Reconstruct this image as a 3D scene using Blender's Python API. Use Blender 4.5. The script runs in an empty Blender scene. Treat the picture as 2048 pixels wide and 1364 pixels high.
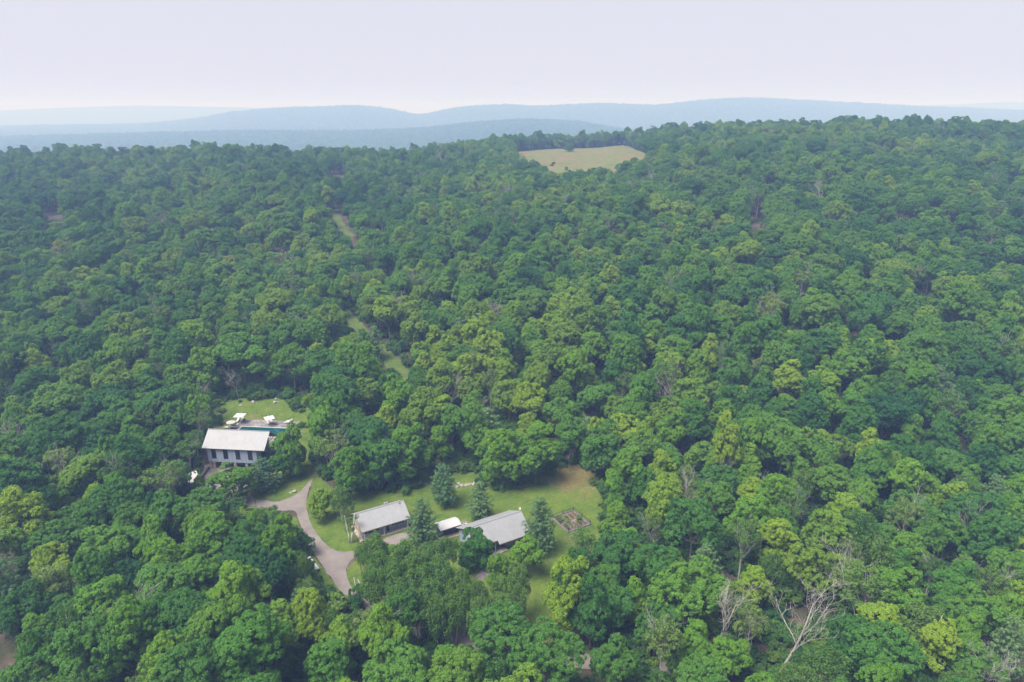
import bpy, bmesh, math, random
import numpy as np
from mathutils import Vector, Matrix
from mathutils.geometry import delaunay_2d_cdt

R = math.radians
scene = bpy.context.scene
col = scene.collection

# ------------------------------------------------------------------ camera, sky, sun, exposure
CAM_Z = 90.0                      # the drone hovers 90 m above the cabins' lawn
PITCH = 18.498                    # degrees below the horizon
FOCAL = 1366.0                    # focal length in photograph pixels (2048 wide)
cam_data = bpy.data.cameras.new('camera')
cam = bpy.data.objects.new('camera', cam_data)
col.objects.link(cam)
cam.location = (0, 0, CAM_Z)
cam.rotation_euler = (R(90 - PITCH), 0, 0)
cam_data.sensor_width = 36.0
cam_data.lens = 36.0 * FOCAL / 2048.0
cam_data.clip_start = 1.0
cam_data.clip_end = 40000.0
scene.camera = cam

SUN_EL, SUN_AZ = 62.0, -125.0     # sun behind the camera, to its left
world = bpy.data.worlds.new('World')
scene.world = world
world.use_nodes = True
wn = world.node_tree
wn.nodes.clear()
w_out = wn.nodes.new('ShaderNodeOutputWorld')
w_bg = wn.nodes.new('ShaderNodeBackground')
w_sky = wn.nodes.new('ShaderNodeTexSky')
w_sky.sky_type = 'NISHITA'
w_sky.sun_disc = False
w_sky.sun_elevation = R(SUN_EL)
w_sky.sun_rotation = R(SUN_AZ)
w_sky.air_density = 1.0
w_sky.dust_density = 4.0
w_sky.ozone_density = 1.0
w_mix = wn.nodes.new('ShaderNodeMix')
w_mix.data_type = 'RGBA'
w_mix.inputs[0].default_value = 0.85            # an even veil of haze cloud over the clear sky
w_mix.inputs[7].default_value = (3.75, 3.72, 4.25, 1)
wn.links.new(w_sky.outputs[0], w_mix.inputs[6])
wn.links.new(w_mix.outputs[2], w_bg.inputs[0])
w_bg.inputs[1].default_value = 0.10
wn.links.new(w_bg.outputs[0], w_out.inputs[0])

sun_data = bpy.data.lights.new('sun', 'SUN')
sun_data.energy = 4.1
sun_data.angle = R(34)
sun_data.color = (1.0, 0.975, 0.93)
sun = bpy.data.objects.new('sun', sun_data)
col.objects.link(sun)
s_dir = Vector((math.sin(R(SUN_AZ)) * math.cos(R(SUN_EL)), math.cos(R(SUN_AZ)) * math.cos(R(SUN_EL)), math.sin(R(SUN_EL))))
sun.rotation_euler = (-s_dir).to_track_quat('-Z', 'Y').to_euler()
sun.location = s_dir * 400

vs = scene.view_settings
vs.view_transform = 'Standard'
vs.look = 'None'
vs.exposure = 1.04
vs.gamma = 1.0
vs.use_curve_mapping = False
cy = scene.cycles
cy.use_denoising = True
cy.max_bounces = 5
cy.diffuse_bounces = 4
cy.glossy_bounces = 2
cy.transmission_bounces = 3
cy.transparent_max_bounces = 4
cy.volume_bounces = 1
cy.caustics_reflective = False
cy.caustics_refractive = False
cy.use_adaptive_sampling = True
cy.adaptive_threshold = 0.01

# ------------------------------------------------------------------ surveying helpers
_p = R(PITCH)
_cp, _sp = math.cos(_p), math.sin(_p)

def row_tan(row):
    """tangent of the angle below the horizon of a row of the photograph"""
    return np.tan(_p - np.arctan((682.0 - np.asarray(row, float)) / FOCAL))

def project(x, y, z):
    zc = y * _cp - (z - CAM_Z) * _sp
    yc = y * _sp + (z - CAM_Z) * _cp
    return 1024 + FOCAL * x / zc, 682 - FOCAL * yc / zc, zc

def smooth(t):
    t = np.clip(t, 0, 1)
    return t * t * (3 - 2 * t)

# ------------------------------------------------------------------ terrain lattice (u = x / y, y)
NU, NY = 261, 400
U = np.linspace(-1.3, 1.3, NU)
Y = np.geomspace(20.0, 10200.0, NY)
YA, YB, YC = 3000.0, 5000.0, 7600.0

def px_of_u(u):
    return 1024 + u * FOCAL / 0.955

def make_heights():
    uu, yy = np.meshgrid(U, Y)
    xx = uu * yy
    px = px_of_u(uu)
    uk = [-1.3, -.8, -.6, -.45, -.3, -.15, 0, .1, .2, .35, .5, .8, 1.3]
    row = np.interp(uu, uk, [306, 303, 295, 289, 293, 298, 279, 275, 264, 243, 237, 247, 255])
    D = np.interp(uu, uk, [600, 600, 600, 600, 610, 640, 740, 760, 740, 640, 600, 580, 560])
    ex = np.interp(uu, uk, [1.3, 1.3, 1.3, 1.3, 1.35, 1.5, 1.95, 2.0, 1.9, 1.6, 1.5, 1.4, 1.4])
    H = CAM_Z - D * row_tan(row) - np.interp(uu, [-.2, 0, .2, .35], [15.5, 11, 11, 15])
    y0 = np.interp(uu, uk, [150, 165, 172, 178, 172, 168, 165, 165, 165, 160, 150, 140, 130])
    s = np.clip((yy - y0) / (D - y0), 0, 1)
    h = H * (1 - (1 - s) ** ex)
    # gullies and swells on the wooded slope
    amp = smooth((yy - 215) / 120) * (1 - smooth((yy - 480) / 140))
    h += amp * (2.4 * np.sin(xx / 41 + 1.3) * np.cos(yy / 53) + 1.6 * np.sin(xx / 23 + yy / 31))
    # ground falls gently away below the lower lane and to the sides
    h -= 7.0 * smooth((95 - yy) / 75)
    h -= 5.0 * smooth((np.abs(xx + 12) - 72) / 80) * (1 - smooth((yy - 120) / 90))
    # behind the crest
    back = H - 0.17 * (yy - D)
    h = np.where(yy > D, np.maximum(back, -45.0), h)
    # far ranges
    def ridge(h, yr, pxs, rows, width, tree):
        top = CAM_Z - yr * row_tan(np.interp(px, pxs, rows)) - tree
        g = np.exp(-((yy - yr) / width) ** 2)
        return np.maximum(h, -45 + (top + 45) * g)
    h = ridge(h, YA, [-900, 0, 250, 500, 700, 850, 950, 1050, 1150, 1250, 1400, 2048, 2900],
              [285, 275, 268, 262, 263, 257, 245, 239, 243, 260, 285, 290, 290], 580, 13)
    h = ridge(h, YB, [-900, 0, 300, 400, 470, 560, 640, 720, 780, 840, 900, 960, 1010, 1070, 1130, 1200, 1310, 1360, 1420, 1500, 1600, 1700, 1830, 2048, 2900],
              [262, 256, 251, 240, 227, 219, 217, 214, 221, 234, 221, 214, 212, 216, 213, 210, 214, 208, 202, 199, 204, 209, 216, 224, 230], 800, 11)
    h = ridge(h, YC, [-900, 0, 100, 200, 300, 400, 500, 600, 840, 1100, 1600, 1750, 1900, 2000, 2048, 2900],
              [228, 221, 217, 213, 211, 213, 215, 219, 227, 226, 220, 213, 209, 204, 204, 212], 900, 0)
    # the raised pool terrace behind the barn house
    lx, ly = barn_local(xx, yy)
    yard = smooth((lx + 26) / 16) * (1 - smooth((lx - 20) / 12))
    t = smooth((ly + 0.5) / 8.0)
    shelf = 2.6 * t + 0.10 * np.clip(ly - 27.0, 0, 30)
    w = yard * smooth((ly + 14) / 8) * (1 - smooth((ly - 34) / 22))
    h = h * (1 - w) + shelf * w
    return h

BARN_O, BARN_YAW = (-80.4, 161.5), -5.2
def barn_local(x, y):
    c, s = math.cos(R(BARN_YAW)), math.sin(R(BARN_YAW))
    dx, dy = x - BARN_O[0], y - BARN_O[1]
    return dx * c + dy * s, -dx * s + dy * c

def barn_world(lx, ly):
    c, s = math.cos(R(BARN_YAW)), math.sin(R(BARN_YAW))
    return BARN_O[0] + lx * c - ly * s, BARN_O[1] + lx * s + ly * c

HGT = make_heights()
LOGY = np.log(Y)

def ground(x, y):
    """bilinear height of the ground sheet"""
    x = np.asarray(x, float); y = np.maximum(np.asarray(y, float), 20.5)
    fu = np.clip((x / y - U[0]) / (U[1] - U[0]), 0, NU - 1.001)
    fy = np.clip((np.log(y) - LOGY[0]) / (LOGY[1] - LOGY[0]), 0, NY - 1.001)
    i = fu.astype(int); j = fy.astype(int)
    a = fu - i
    b = (y - Y[j]) / (Y[j + 1] - Y[j])
    return (HGT[j, i] * (1 - a) * (1 - b) + HGT[j, i + 1] * a * (1 - b) + HGT[j + 1, i] * (1 - a) * b + HGT[j + 1, i + 1] * a * b)

def site(px, py, up=0.0):
    """ground position under a survey point of the photograph; `up` is how high above the ground that point lies"""
    a = (px - 1024) / FOCAL; b = (682 - py) / FOCAL
    d = np.array([a, _cp + b * _sp, -_sp + b * _cp])
    t = np.concatenate([np.arange(60, 400, 0.5), np.arange(400, 800, 1.0)])
    P = d[None, :] * t[:, None]
    f = P[:, 2] + CAM_Z - up - ground(P[:, 0], P[:, 1])
    k = int(np.argmax(f < 0)) if (f < 0).any() else len(t) - 1
    if k > 0:
        q = f[k - 1] / (f[k - 1] - f[k])
        tt = t[k - 1] + q * (t[k] - t[k - 1])
    else:
        tt = t[0]
    return float(d[0] * tt), float(d[1] * tt)

def in_poly(x, y, poly):
    x = np.asarray(x, float); y = np.asarray(y, float)
    inside = np.zeros(x.shape, bool)
    n = len(poly)
    for i in range(n):
        x1, y1 = poly[i]; x2, y2 = poly[(i + 1) % n]
        cond = ((y1 > y) != (y2 > y))
        with np.errstate(divide='ignore', invalid='ignore'):
            xi = (x2 - x1) * (y - y1) / (y2 - y1 + 1e-12) + x1
        inside ^= cond & (x < xi)
    return inside

# ------------------------------------------------------------------ materials
def new_mat(name):
    m = bpy.data.materials.new(name)
    m.use_nodes = True
    nt = m.node_tree
    nt.nodes.clear()
    out = nt.nodes.new('ShaderNodeOutputMaterial')
    return m, nt, out

def N(nt, kind, **kw):
    n = nt.nodes.new(kind)
    for k, v in kw.items():
        setattr(n, k, v)
    return n

def noise(nt, scale, detail=4, rough=0.55, coord=None, dist=0.0):
    n = N(nt, 'ShaderNodeTexNoise')
    n.inputs['Scale'].default_value = scale
    n.inputs['Detail'].default_value = detail
    n.inputs['Roughness'].default_value = rough
    n.inputs['Distortion'].default_value = dist
    if coord is not None:
        nt.links.new(coord, n.inputs['Vector'])
    return n.outputs['Fac']

def ramp(nt, fac, stops):
    r = N(nt, 'ShaderNodeValToRGB')
    while len(r.color_ramp.elements) < len(stops):
        r.color_ramp.elements.new(0.5)
    for e, (p, c) in zip(r.color_ramp.elements, stops):
        e.position = p
        e.color = (c[0], c[1], c[2], 1)
    nt.links.new(fac, r.inputs[0])
    return r.outputs[0]

def mixc(nt, fac, a, b, mode='MIX'):
    m = N(nt, 'ShaderNodeMix', data_type='RGBA', blend_type=mode)
    for sock, v in ((0, fac), (6, a), (7, b)):
        if isinstance(v, (int, float)):
            m.inputs[sock].default_value = v
        elif isinstance(v, tuple):
            m.inputs[sock].default_value = (v[0], v[1], v[2], 1)
        else:
            nt.links.new(v, m.inputs[sock])
    return m.outputs[2]

def principled(nt, out, color, rough=0.8, spec=0.3, metal=0.0, bump=None, bump_dist=0.05, bump_str=0.5):
    b = N(nt, 'ShaderNodeBsdfPrincipled')
    if isinstance(color, tuple):
        b.inputs['Base Color'].default_value = (*color, 1)
    else:
        nt.links.new(color, b.inputs['Base Color'])
    if isinstance(rough, (int, float)):
        b.inputs['Roughness'].default_value = rough
    else:
        nt.links.new(rough, b.inputs['Roughness'])
    b.inputs['Specular IOR Level'].default_value = spec
    b.inputs['Metallic'].default_value = metal
    if bump is not None:
        bp = N(nt, 'ShaderNodeBump')
        bp.inputs['Distance'].default_value = bump_dist
        bp.inputs['Strength'].default_value = bump_str
        nt.links.new(bump, bp.inputs['Height'])
        nt.links.new(bp.outputs[0], b.inputs['Normal'])
    nt.links.new(b.outputs[0], out.inputs[0])
    return b

def pos(nt):
    return N(nt, 'ShaderNodeNewGeometry').outputs['Position']

def objc(nt):
    return N(nt, 'ShaderNodeTexCoord').outputs['Object']

M = {}

def simple(name, color, rough=0.7, var=0.12, scale=3.0, spec=0.3, metal=0.0, bump=0.0):
    m, nt, out = new_mat(name)
    c = objc(nt)
    n = noise(nt, scale, 5, 0.6, c)
    lo = tuple(max(0, v * (1 - var * 1.6)) for v in color)
    hi = tuple(min(1, v * (1 + var)) for v in color)
    colr = ramp(nt, n, [(0.3, lo), (0.7, hi)])
    principled(nt, out, colr, rough, spec, metal, n if bump else None, bump or 0.01)
    M[name] = m
    return m

def leaf_mat(name, stops, trans=0.28, rough=0.5):
    """stops: tone 0..1 -> leaf colour.  'tone' is the individual tree's own leaf colour, 'tint' the single leaf's"""
    m, nt, out = new_mat(name)
    a = N(nt, 'ShaderNodeAttribute', attribute_type='INSTANCER', attribute_name='tone')
    t = N(nt, 'ShaderNodeAttribute', attribute_type='GEOMETRY', attribute_name='tint')
    colr = ramp(nt, a.outputs['Fac'], stops)
    hsv = N(nt, 'ShaderNodeHueSaturation')
    mr = N(nt, 'ShaderNodeMapRange')
    mr.inputs[3].default_value = 0.72; mr.inputs[4].default_value = 1.34
    nt.links.new(t.outputs['Fac'], mr.inputs[0])
    nt.links.new(mr.outputs[0], hsv.inputs['Value'])
    mr2 = N(nt, 'ShaderNodeMapRange')
    mr2.inputs[3].default_value = 0.513; mr2.inputs[4].default_value = 0.485
    nt.links.new(t.outputs['Fac'], mr2.inputs[0])
    nt.links.new(mr2.outputs[0], hsv.inputs['Hue'])
    nt.links.new(colr, hsv.inputs['Color'])
    b = N(nt, 'ShaderNodeBsdfPrincipled')
    nt.links.new(hsv.outputs[0], b.inputs['Base Color'])
    b.inputs['Roughness'].default_value = rough
    b.inputs['Specular IOR Level'].default_value = 0.12
    tr = N(nt, 'ShaderNodeBsdfTranslucent')
    tc = mixc(nt, 0.5, hsv.outputs[0], (0.18, 0.42, 0.05), 'MIX')
    nt.links.new(tc, tr.inputs[0])
    mx = N(nt, 'ShaderNodeMixShader')
    mx.inputs[0].default_value = trans
    nt.links.new(b.outputs[0], mx.inputs[1])
    nt.links.new(tr.outputs[0], mx.inputs[2])
    nt.links.new(mx.outputs[0], out.inputs[0])
    M[name] = m
    return m

leaf_mat('oak_leaf', [(0.0, (0.024, 0.092, 0.030)), (0.35, (0.050, 0.148, 0.027)), (0.65, (0.095, 0.208, 0.025)), (1.0, (0.175, 0.250, 0.030))])
leaf_mat('maple_leaf', [(0.0, (0.032, 0.116, 0.026)), (0.35, (0.070, 0.188, 0.024)), (0.65, (0.126, 0.258, 0.023)), (0.86, (0.200, 0.305, 0.026)), (1.0, (0.20, 0.22, 0.04))], 0.32)
leaf_mat('birch_leaf', [(0.0, (0.045, 0.12, 0.022)), (0.5, (0.085, 0.170, 0.030)), (1.0, (0.17, 0.23, 0.06))], 0.34)
leaf_mat('pine_needle', [(0.0, (0.036, 0.098, 0.044)), (0.5, (0.072, 0.150, 0.056)), (1.0, (0.115, 0.195, 0.066))], 0.15, 0.45)
leaf_mat('shrub_leaf', [(0.0, (0.025, 0.080, 0.024)), (0.5, (0.060, 0.140, 0.025)), (1.0, (0.140, 0.215, 0.030))], 0.3)

def bark_mat(name, lo, hi, scale=1.2):
    m, nt, out = new_mat(name)
    c = objc(nt)
    mp = N(nt, 'ShaderNodeMapping')
    mp.inputs['Scale'].default_value = (3, 3, 0.7)
    nt.links.new(c, mp.inputs[0])
    n = noise(nt, scale, 6, 0.7, mp.outputs[0])
    principled(nt, out, ramp(nt, n, [(0.35, lo), (0.65, hi)]), 0.9, 0.15, 0, n, 0.05)
    M[name] = m
bark_mat('bark', (0.070, 0.060, 0.052), (0.200, 0.180, 0.160))
bark_mat('dead_bark', (0.20, 0.185, 0.17), (0.42, 0.39, 0.36))
bark_mat('birch_bark', (0.34, 0.32, 0.30), (0.72, 0.70, 0.66), 1.6)
bark_mat('pine_bark', (0.065, 0.05, 0.042), (0.15, 0.12, 0.10))

def ground_material():
    m, nt, out = new_mat('forest_floor')
    c = pos(nt)
    n1 = noise(nt, 0.11, 6, 0.62, c)
    n2 = noise(nt, 0.9, 6, 0.7, c)
    base = ramp(nt, n1, [(0.30, (0.028, 0.042, 0.018)), (0.50, (0.060, 0.052, 0.036)), (0.62, (0.095, 0.075, 0.064)), (0.75, (0.045, 0.062, 0.022))])
    fine = ramp(nt, n2, [(0.3, (0.55, 0.55, 0.55)), (0.7, (1.35, 1.3, 1.25))])
    colr = mixc(nt, 1.0, base, fine, 'MULTIPLY')
    # far away the sheet is closed woodland: leaf green with crown-sized mottling
    sep = N(nt, 'ShaderNodeSeparateXYZ'); nt.links.new(c, sep.inputs[0])
    far = N(nt, 'ShaderNodeMapRange'); far.inputs[1].default_value = 780; far.inputs[2].default_value = 1000
    nt.links.new(sep.outputs[1], far.inputs[0])
    n3 = noise(nt, 0.045, 8, 0.75, c)
    wood = ramp(nt, n3, [(0.35, (0.016, 0.042, 0.020)), (0.5, (0.035, 0.080, 0.030)), (0.65, (0.070, 0.12, 0.040))])
    colr = mixc(nt, far.outputs[0], colr, wood)
    principled(nt, out, colr, 0.95, 0.1, 0, n2, 0.25, 0.8)
    M['forest_floor'] = m
ground_material()

def grass_material(name, stops, dry, dry_amt, stripe=0.0, patch=1.0):
    m, nt, out = new_mat(name)
    c = pos(nt)
    n1 = noise(nt, 0.16 * patch, 5, 0.6, c)
    n2 = noise(nt, 2.6 * patch, 6, 0.75, c)
    n3 = noise(nt, 0.07 * patch, 5, 0.65, c, 0.6)
    base = ramp(nt, n1, stops)
    a = N(nt, 'ShaderNodeAttribute', attribute_type='GEOMETRY', attribute_name='dry')
    th = N(nt, 'ShaderNodeMath', operation='ADD')
    nt.links.new(a.outputs['Fac'], th.inputs[0])
    nt.links.new(n3, th.inputs[1])
    f = ramp(nt, th.outputs[0], [(dry_amt, (0, 0, 0)), (min(1.0, dry_amt + 0.22), (1, 1, 1))])
    colr = mixc(nt, f, base, dry)
    if stripe:
        mp = N(nt, 'ShaderNodeMapping'); mp.inputs['Rotation'].default_value = (0, 0, R(-30))
        nt.links.new(c, mp.inputs[0])
        wv = N(nt, 'ShaderNodeTexWave', wave_type='BANDS', bands_direction='Y')
        wv.inputs['Scale'].default_value = 0.23
        wv.inputs['Distortion'].default_value = 1.5
        wv.inputs['Detail'].default_value = 3
        nt.links.new(mp.outputs[0], wv.inputs[0])
        st = ramp(nt, wv.outputs['Fac'], [(0.3, (1 - stripe,) * 3), (0.7, (1 + stripe,) * 3)])
        colr = mixc(nt, 1.0, colr, st, 'MULTIPLY')
    n4 = noise(nt, 0.75, 5, 0.7, c, 1.0)
    weeds = ramp(nt, n4, [(0.36, (0.72, 0.80, 0.7)), (0.5, (1, 1, 1)), (0.64, (1.22, 1.12, 1.05))])
    colr = mixc(nt, 1.0, colr, weeds, 'MULTIPLY')
    fine = ramp(nt, n2, [(0.28, (0.60, 0.64, 0.58)), (0.72, (1.34, 1.30, 1.2))])
    colr = mixc(nt, 1.0, colr, fine, 'MULTIPLY')
    principled(nt, out, colr, 0.9, 0.15, 0, n2, 0.08, 0.7)
    M[name] = m
grass_material('lawn_grass', [(0.25, (0.048, 0.088, 0.015)), (0.5, (0.078, 0.122, 0.019)), (0.75, (0.112, 0.140, 0.026))], (0.150, 0.128, 0.055), 0.62, 0.03)
grass_material('meadow_grass', [(0.40, (0.060, 0.105, 0.022)), (0.5, (0.135, 0.125, 0.046)), (0.60, (0.080, 0.115, 0.027))], (0.165, 0.095, 0.072), 0.47, 0, 0.8)
grass_material('track_grass', [(0.3, (0.050, 0.085, 0.018)), (0.6, (0.080, 0.115, 0.026))], (0.13, 0.115, 0.06), 0.62)

def gravel_material():
    m, nt, out = new_mat('gravel')
    c = pos(nt)
    n1 = noise(nt, 0.25, 5, 0.6, c, 0.4)
    n2 = noise(nt, 5.0, 6, 0.8, c)
    v = N(nt, 'ShaderNodeTexVoronoi'); v.inputs['Scale'].default_value = 9
    nt.links.new(c, v.inputs['Vector'])
    base = ramp(nt, n1, [(0.25, (0.13, 0.115, 0.107)), (0.5, (0.18, 0.157, 0.147)), (0.75, (0.225, 0.197, 0.184))])
    fine = ramp(nt, n2, [(0.3, (0.66, 0.66, 0.66)), (0.7, (1.25, 1.25, 1.25))])
    principled(nt, out, mixc(nt, 1.0, base, fine, 'MULTIPLY'), 0.95, 0.15, 0, v.outputs['Distance'], 0.04)
    M['gravel'] = m
gravel_material()

def paving_material():
    m, nt, out = new_mat('weathered_paving')
    c = objc(nt)
    n1 = noise(nt, 0.5, 6, 0.7, c, 0.8)
    base = ramp(nt, n1, [(0.32, (0.10, 0.090, 0.100)), (0.5, (0.20, 0.180, 0.180)), (0.68, (0.33, 0.31, 0.29))])
    br = N(nt, 'ShaderNodeTexBrick')
    br.inputs['Scale'].default_value = 1.0
    br.inputs['Mortar Size'].default_value = 0.02
    br.inputs['Brick Width'].default_value = 0.9
    br.inputs['Row Height'].default_value = 0.6
    br.inputs['Color1'].default_value = (1, 1, 1, 1); br.inputs['Color2'].default_value = (0.78, 0.78, 0.8, 1)
    br.inputs['Mortar'].default_value = (0.5, 0.5, 0.45, 1)
    nt.links.new(c, br.inputs[0])
    principled(nt, out, mixc(nt, 1.0, base, br.outputs[0], 'MULTIPLY'), 0.85, 0.3, 0, br.outputs['Fac'], 0.01)
    M['weathered_paving'] = m
paving_material()

def board_material(name, lo, hi, pitch=0.2):
    """vertical boarding: narrow grooves with uneven paint from board to board"""
    m, nt, out = new_mat(name)
    c = objc(nt)
    sep = N(nt, 'ShaderNodeSeparateXYZ'); nt.links.new(c, sep.inputs[0])
    ad = N(nt, 'ShaderNodeMath', operation='ADD'); nt.links.new(sep.outputs[0], ad.inputs[0]); nt.links.new(sep.outputs[1], ad.inputs[1])
    dv = N(nt, 'ShaderNodeMath', operation='DIVIDE'); nt.links.new(ad.outputs[0], dv.inputs[0]); dv.inputs[1].default_value = pitch
    fl = N(nt, 'ShaderNodeMath', operation='FLOOR'); nt.links.new(dv.outputs[0], fl.inputs[0])
    wnz = N(nt, 'ShaderNodeTexWhiteNoise', noise_dimensions='1D'); nt.links.new(fl.outputs[0], wnz.inputs['W'])
    mp = N(nt, 'ShaderNodeMapping'); mp.inputs['Scale'].default_value = (2, 2, 0.35); nt.links.new(c, mp.inputs[0])
    n = noise(nt, 1.3, 6, 0.7, mp.outputs[0])
    mx = N(nt, 'ShaderNodeMath', operation='MULTIPLY_ADD'); nt.links.new(wnz.outputs[0], mx.inputs[0]); mx.inputs[1].default_value = 0.5; nt.links.new(n, mx.inputs[2])
    fr = N(nt, 'ShaderNodeMath', operation='FRACT'); nt.links.new(dv.outputs[0], fr.inputs[0])
    gr = ramp(nt, fr.outputs[0], [(0.0, (0.45, 0.45, 0.5)), (0.07, (1, 1, 1))])
    principled(nt, out, mixc(nt, 1.0, ramp(nt, mx.outputs[0], [(0.4, lo), (1.0, hi)]), gr, 'MULTIPLY'), 0.75, 0.25, 0, fr.outputs[0], 0.01)
    M[name] = m
board_material('siding', (0.20, 0.24, 0.325), (0.285, 0.325, 0.41))
board_material('deck_boards', (0.20, 0.16, 0.12), (0.38, 0.32, 0.25), 0.14)
board_material('dark_boards', (0.035, 0.045, 0.060), (0.060, 0.075, 0.095))

def metal_roof(name, lo, hi):
    m, nt, out = new_mat(name)
    c = objc(nt)
    n = noise(nt, 0.55, 6, 0.65, c, 0.5)
    mp = N(nt, 'ShaderNodeMapping'); mp.inputs['Scale'].default_value = (6, 0.3, 0.3); nt.links.new(c, mp.inputs[0])
    n2 = noise(nt, 1.0, 4, 0.6, mp.outputs[0])
    colr = mixc(nt, 0.2, ramp(nt, n, [(0.3, lo), (0.7, hi)]), ramp(nt, n2, [(0.3, lo), (0.7, hi)]))
    principled(nt, out, colr, 0.55, 0.4, 0.0)
    M[name] = m
metal_roof('roof_metal', (0.205, 0.208, 0.225), (0.255, 0.26, 0.272))
metal_roof('roof_metal_new', (0.36, 0.36, 0.38), (0.41, 0.41, 0.42))

def stone_material():
    m, nt, out = new_mat('field_stone')
    c = objc(nt)
    v = N(nt, 'ShaderNodeTexVoronoi'); v.inputs['Scale'].default_value = 3.2; nt.links.new(c, v.inputs['Vector'])
    v2 = N(nt, 'ShaderNodeTexVoronoi', feature='DISTANCE_TO_EDGE'); v2.inputs['Scale'].default_value = 3.2; nt.links.new(c, v2.inputs['Vector'])
    sep = N(nt, 'ShaderNodeSeparateColor'); nt.links.new(v.outputs['Color'], sep.inputs[0])
    base = ramp(nt, sep.outputs[0], [(0.1, (0.22, 0.17, 0.14)), (0.5, (0.36, 0.29, 0.24)), (0.9, (0.46, 0.42, 0.38))])
    j = ramp(nt, v2.outputs['Distance'], [(0.0, (0.35, 0.33, 0.3)), (0.06, (1, 1, 1))])
    principled(nt, out, mixc(nt, 1.0, base, j, 'MULTIPLY'), 0.9, 0.2, 0, v2.outputs['Distance'], 0.05)
    M['field_stone'] = m
stone_material()
simple('rock', (0.27, 0.255, 0.245), 0.9, 0.25, 2.0, 0.2, 0, 0.05)
simple('dark_rock', (0.14, 0.13, 0.14), 0.9, 0.25, 2.0, 0.2, 0, 0.05)
simple('glass', (0.012, 0.016, 0.022), 0.1, 0.1, 1.0, 0.35)
simple('dark_metal', (0.03, 0.035, 0.04), 0.5)
simple('timber', (0.45, 0.25, 0.12), 0.7, 0.2)
simple('trim', (0.52, 0.56, 0.64), 0.7, 0.06)
simple('white_fabric', (0.45, 0.435, 0.43), 0.9, 0.05)
simple('white_paint', (0.48, 0.48, 0.50), 0.6, 0.06)
simple('coping', (0.36, 0.35, 0.34), 0.8, 0.12)
simple('shadowed_interior', (0.02, 0.022, 0.026), 0.9)
simple('soil', (0.10, 0.062, 0.045), 0.95, 0.3, 4, 0.1, 0, 0.03)
simple('bed_wood', (0.22, 0.15, 0.105), 0.85, 0.2)
simple('grey_wood', (0.38, 0.35, 0.33), 0.85, 0.2)
simple('kerb_wood', (0.17, 0.155, 0.15), 0.85, 0.2)
simple('vent_metal', (0.55, 0.56, 0.58), 0.35, 0.1, 3, 0.5, 0.6)
simple('pool_liner', (0.02, 0.16, 0.19), 0.6, 0.2, 0.4)

def water_material():
    m, nt, out = new_mat('pool_water')
    n = noise(nt, 2.2, 4, 0.6, objc(nt))
    b = principled(nt, out, (0.002, 0.050, 0.062), 0.06, 0.5, 0, n, 0.02, 0.4)
    M['pool_water'] = m
water_material()

# ------------------------------------------------------------------ mesh helpers
def link(name, me, parent=None, kind=None):
    o = bpy.data.objects.new(name, me)
    col.objects.link(o)
    if parent is not None:
        o.parent = parent
    if kind:
        o['kind'] = kind
    return o

def tag(o, label, cat, group=None):
    o['label'] = label
    o['category'] = cat
    if group:
        o['group'] = group
    return o

def thing(name, label, cat, loc=(0, 0, 0), yaw=0.0, group=None):
    o = bpy.data.objects.new(name, None)
    col.objects.link(o)
    o.empty_display_size = 0.5
    o.location = loc
    o.rotation_euler = (0, 0, R(yaw))
    return tag(o, label, cat, group)

class MB:
    """collects shapes into one mesh"""
    def __init__(s):
        s.v = []; s.f = []
    def add(s, vs, fs):
        k = len(s.v)
        s.v += [tuple(v) for v in vs]
        s.f += [tuple(i + k for i in f) for f in fs]
        return s
    def box(s, x0, x1, y0, y1, z0, z1):
        vs = [(x, y, z) for z in (z0, z1) for y in (y0, y1) for x in (x0, x1)]
        return s.add(vs, [(0, 2, 3, 1), (4, 5, 7, 6), (0, 1, 5, 4), (2, 6, 7, 3), (0, 4, 6, 2), (1, 3, 7, 5)])
    def hexa(s, bottom, top):
        return s.add(list(bottom) + list(top), [(3, 2, 1, 0), (4, 5, 6, 7), (0, 1, 5, 4), (1, 2, 6, 5), (2, 3, 7, 6), (3, 0, 4, 7)])
    def slab(s, quad, t):
        """a plate on a quad (counter-clockwise from above) with thickness t below it"""
        return s.hexa([(p[0], p[1], p[2] - t) for p in quad], quad)
    def tube(s, pts, radii, n=6, cap=True):
        pts = [Vector(p) for p in pts]
        k = len(s.v)
        prev = None
        for i, p in enumerate(pts):
            d = (pts[min(i + 1, len(pts) - 1)] - pts[max(i - 1, 0)])
            d = d.normalized() if d.length > 1e-9 else Vector((0, 0, 1))
            a = d.orthogonal().normalized() if prev is None else (prev - d * prev.dot(d)).normalized()
            prev = a
            b = d.cross(a)
            for j in range(n):
                t = 2 * math.pi * j / n
                q = p + (a * math.cos(t) + b * math.sin(t)) * radii[i]
                s.v.append(tuple(q))
        for i in range(len(pts) - 1):
            for j in range(n):
                s.f.append((k + i * n + j, k + i * n + (j + 1) % n, k + (i + 1) * n + (j + 1) % n, k + (i + 1) * n + j))
        if cap:
            s.f.append(tuple(k + (len(pts) - 1) * n + j for j in range(n)))
            s.f.append(tuple(k + j for j in reversed(range(n))))
        return s
    def mesh(s, name, mat, smooth_shade=False):
        me = bpy.data.meshes.new(name)
        me.from_pydata(s.v, [], s.f)
        me.materials.append(M[mat] if isinstance(mat, str) else mat)
        if smooth_shade:
            me.polygons.foreach_set('use_smooth', [True] * len(me.polygons))
        me.update()
        return me
    def build(s, name, mat, parent=None, smooth_shade=False, kind=None, bevel=0.0):
        o = link(name, s.mesh(name, mat, smooth_shade), parent, kind)
        if bevel:
            b = o.modifiers.new('bevel', 'BEVEL'); b.width = bevel; b.segments = 2
        return o

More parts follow.
